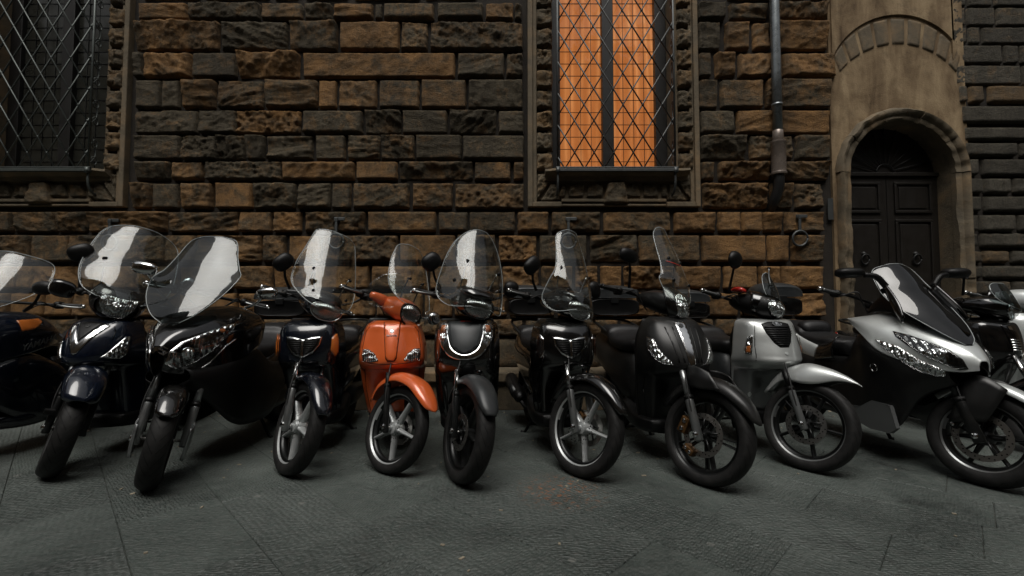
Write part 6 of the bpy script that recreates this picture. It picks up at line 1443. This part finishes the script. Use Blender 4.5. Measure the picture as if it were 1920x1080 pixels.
b.shell('knee_panel', yrows([(.84, [(-.18, .80), (-.215, .79), (-.245, .72), (-.24, .64)]), (.98, [(-.15, .76), (-.19, .745), (-.225, .68), (-.23, .62)]), (1.10, [(-.14, .72), (-.18, .71), (-.205, .66), (-.21, .60)])]), M_GLOSS, 12, 12, full=True)
b.wheel(1.58, .295, .20, .16, 'six', M_ALUD, disc=0, tyre_p=2.1)
b.add('swing_arm', tube([(-.13, .95, .34), (-.13, 1.3, .31), (-.13, 1.62, .295)], [.05, .045, .035], 12), M_ALUD)
b.add('exhaust', tube([(-.10, .95, .22), (-.18, 1.2, .22), (-.20, 1.32, .26), (-.21, 1.72, .40), (-.21, 1.76, .41)], [.02, .03, .055, .06, .03], 16, 24), M_ALUD)
b.loft('engine', [(.85, 0, .30, .15, .10, .10, 3), (1.05, 0, .30, .15, .12, .11, 3), (1.3, 0, .34, .10, .10, .09, 3)], M_ALUD, 10)
b.add('side_stand', tube([(.12, .85, .24), (.22, .90, .03), (.25, .89, .012)], .013, 8, 8), M_BLACKP)
self_box(b, 2.02, .955, .21, .32, .18, M_GLOSS)

# ---------------------------------------------------------------- dark blue scooter cut by the left edge
b = Bike('blue_scooter', 'dark blue scooter cut off by the left edge, with wide clear windscreen', -3.60, 2.74, 2, 10, 0, rw=0.275)
cw = yrows([(0.02, [(0, .86), (.05, .85), (.07, .76), (.05, .66)]), (0.12, [(0, .93), (.12, .91), (.15, .80), (.11, .64)]), (0.26, [(0, .985), (.17, .96), (.23, .85), (.19, .66)]), (0.42, [(0, 1.0), (.17, .985), (.265, .89), (.245, .70)]), (0.60, [(0, .98), (.15, .965), (.255, .87), (.24, .74)]), (0.74, [(0, .90), (.12, .88), (.20, .80), (.19, .72)])])
co, t, _ = b.shell('front_fairing', cw, M_NAVY, 41, 36)
lw = yrows([(0.10, [(0, .66), (.10, .655), (.13, .60), (.06, .56)]), (0.26, [(0, .66), (.17, .66), (.20, .55), (.15, .40)]), (0.45, [(0, .70), (.22, .70), (.235, .52), (.19, .26)]), (0.70, [(0, .62), (.21, .60), (.225, .44), (.19, .20)]), (0.90, [(0, .40), (.19, .40), (.21, .30), (.18, .18)])])
lo_, tl, _ = b.shell('lower_fairing', lw, M_NAVY2, 33, 26)
for sx in (-1, 1):
    d = Vector((-sx*.62, .76, -.18)).normalized(); u = Vector((sx*.76, .62, 0)).normalized(); v = u.cross(d)
    if v.z < 0: v = -v
    o = Vector((sx*.13, .18, .82))-d*.6; fr = dict(o=o, u=u, v=v, d=d)
    lens_patch(b, 'headlight', [(-.13, -.06), (-.10, .02), (0, .05), (.06, .06), (.04, .0), (-.03, -.06)], t, res=.014, off=.006, **fr)
    fl = dict(o=(sx*1.0, 0, 0), u=(0, 1, 0), v=(0, 0, 1), d=(-sx, 0, 0))
    b.stuck('indicator', [(.36, .935), (.52, .945), (.53, .925), (.44, .872), (.37, .862)], t, .005, M_AMBER, th=.004, **fl)
    b.stick('maker_lettering', text_geo('YAMAHA', .062, .001, .001, .2), t, (sx*1, .50, .775), (-sx, 0, 0), M_GUN, .003, roll=-sx*0+(14 if sx > 0 else -14))
so, stt, _ = b.screen([(.98, .12, .10, .05, 0), (1.02, .14, .22, .14, -.02), (1.10, .19, .28, .20, -.03), (1.22, .27, .28, .20, 0), (1.34, .36, .25, .16, .02), (1.40, .40, .20, .10, .03), (1.425, .42, .09, .02, .01)], M_SCREEN, st=False)
b.wheel(0, .275, .185, .12, 'star3', M_ALUD, True, tyre_p=2.1); b.fork(top=.66, lo=M_ALUD)
b.fender([(60, .04, .05, .03), (20, .05, .08, .07), (-20, .055, .085, .075), (-60, .045, .07, .05)], M_NAVY)
b.bars(1.06, y=.55, span=.36, back=.06)
b.mirror((.22, .42, 1.0), (.36, .40, 1.16), .06, .04, st=False); b.mirror((-.22, .42, 1.0), (-.36, .40, 1.16), .06, .04, st=False)
b.rear(M_NAVY, seat=.78, wb=1.42, width=1.1, side=M_NAVY2)

# ---------------------------------------------------------------- black scooter behind the sports scooter, right edge
b = Bike('round_mirror_scooter', 'black scooter with round chrome-stalked mirror behind the silver sports scooter', 3.70, 3.16, 6, 30, 0, rw=0.26)
A = rows3([(0.93, [(0, .29), (.07, .295), (.12, .32), (.15, .40)]), (0.90, [(0, .235), (.09, .25), (.16, .29), (.19, .40)]), (0.80, [(0, .19), (.09, .21), (.175, .27), (.215, .40)]), (0.68, [(0, .175), (.09, .20), (.18, .27), (.22, .41)]), (0.58, [(0, .24), (.09, .25), (.17, .30), (.215, .43)]), (0.45, [(0, .32), (.09, .32), (.15, .345), (.20, .45)]), (0.27, [(0, .37), (.09, .37), (.135, .39), (.17, .48)])])
ap, t, _ = b.shell('front_shield', A, M_GLOSS, 33, 34)
inner_shield(b, .2)
b.stuck('horn_cover', [(-.05, .90), (.05, .90), (.035, .70), (-.035, .70)], t, .006, M_GLOSS, th=.005)
b.stick('badge', flat([(-.014, -.014), (.014, -.014), (.014, .014), (-.014, .014)]), t, (0, -1, .87), (0, 1, 0), M_CHROME, .008)
for k in range(5): b.stuck('horn_slat', [(-.034, .71+k*.018), (.034, .71+k*.018), (.035, .719+k*.018), (-.035, .719+k*.018)], t, .010, M_CHROME, th=.003, res=.03)
b.wheel(0, .26, .17, .10, 'star5', M_ALU, True); b.fork(top=.66)
b.fender([(70, .04, .05, .03), (30, .05, .08, .07), (-10, .055, .085, .075), (-55, .045, .07, .05)], M_GLOSS)
headset(b, M_GLOSS, 1.02, .12, .16, .46, .08, .09)
lamp(b, (0, .152, 1.01), .075, .07, .07, .07, M_CHROME, pw=2.0)
b.bars(1.05, span=.33)
b.mirror((-.20, .38, 1.08), (-.30, .36, 1.225), .05, .032, bend=(-.25, .37, 1.13))
b.mirror((.19, .38, 1.06), (.33, .33, 1.18), .058, .058, round_=True, stem=M_CHROME, m=M_GLOSS, bend=(.24, .36, 1.12))
so, stt, _ = b.screen([(1.02, .10, .08, .02, 0), (1.06, .11, .16, .07, 0), (1.14, .14, .17, .08, 0), (1.20, .17, .13, .05, .01), (1.215, .18, .06, .012, .005)], M_SMOKE)
b.rear(M_GLOSS, seat=.78)
# ---------------------------------------------------------------- silver scooter at the far right, mostly outside the picture
b = Bike('pale_scooter', 'pale silver scooter just visible behind the round mirror at the right edge', 4.36, 3.50, 4, 25, 0, rw=0.27)
A = rows3([(0.98, [(0, .28), (.08, .285), (.14, .32), (.17, .40)]), (0.92, [(0, .22), (.10, .235), (.175, .29), (.205, .40)]), (0.78, [(0, .18), (.10, .20), (.185, .27), (.22, .40)]), (0.62, [(0, .22), (.10, .235), (.18, .29), (.22, .42)]), (0.45, [(0, .32), (.09, .32), (.15, .345), (.20, .45)]), (0.27, [(0, .37), (.09, .37), (.135, .39), (.17, .48)])])
b.shell('front_shield', A, M_SILVER2, 25, 24); inner_shield(b, .2)
b.wheel(0, .27, .18, .10, 'star5', M_ALU, True); b.fork(top=.66)
b.fender([(60, .04, .05, .03), (20, .05, .08, .07), (-20, .055, .085, .075), (-60, .045, .07, .05)], M_SILVER2)
headset(b, M_SILVER2, 1.06, .15, .15, .50, .11, .09)
lamp(b, (0, .142, 1.04), .08, .05, .06, .05, M_CHROME)
b.bars(1.09); b.rear(M_SILVER2)
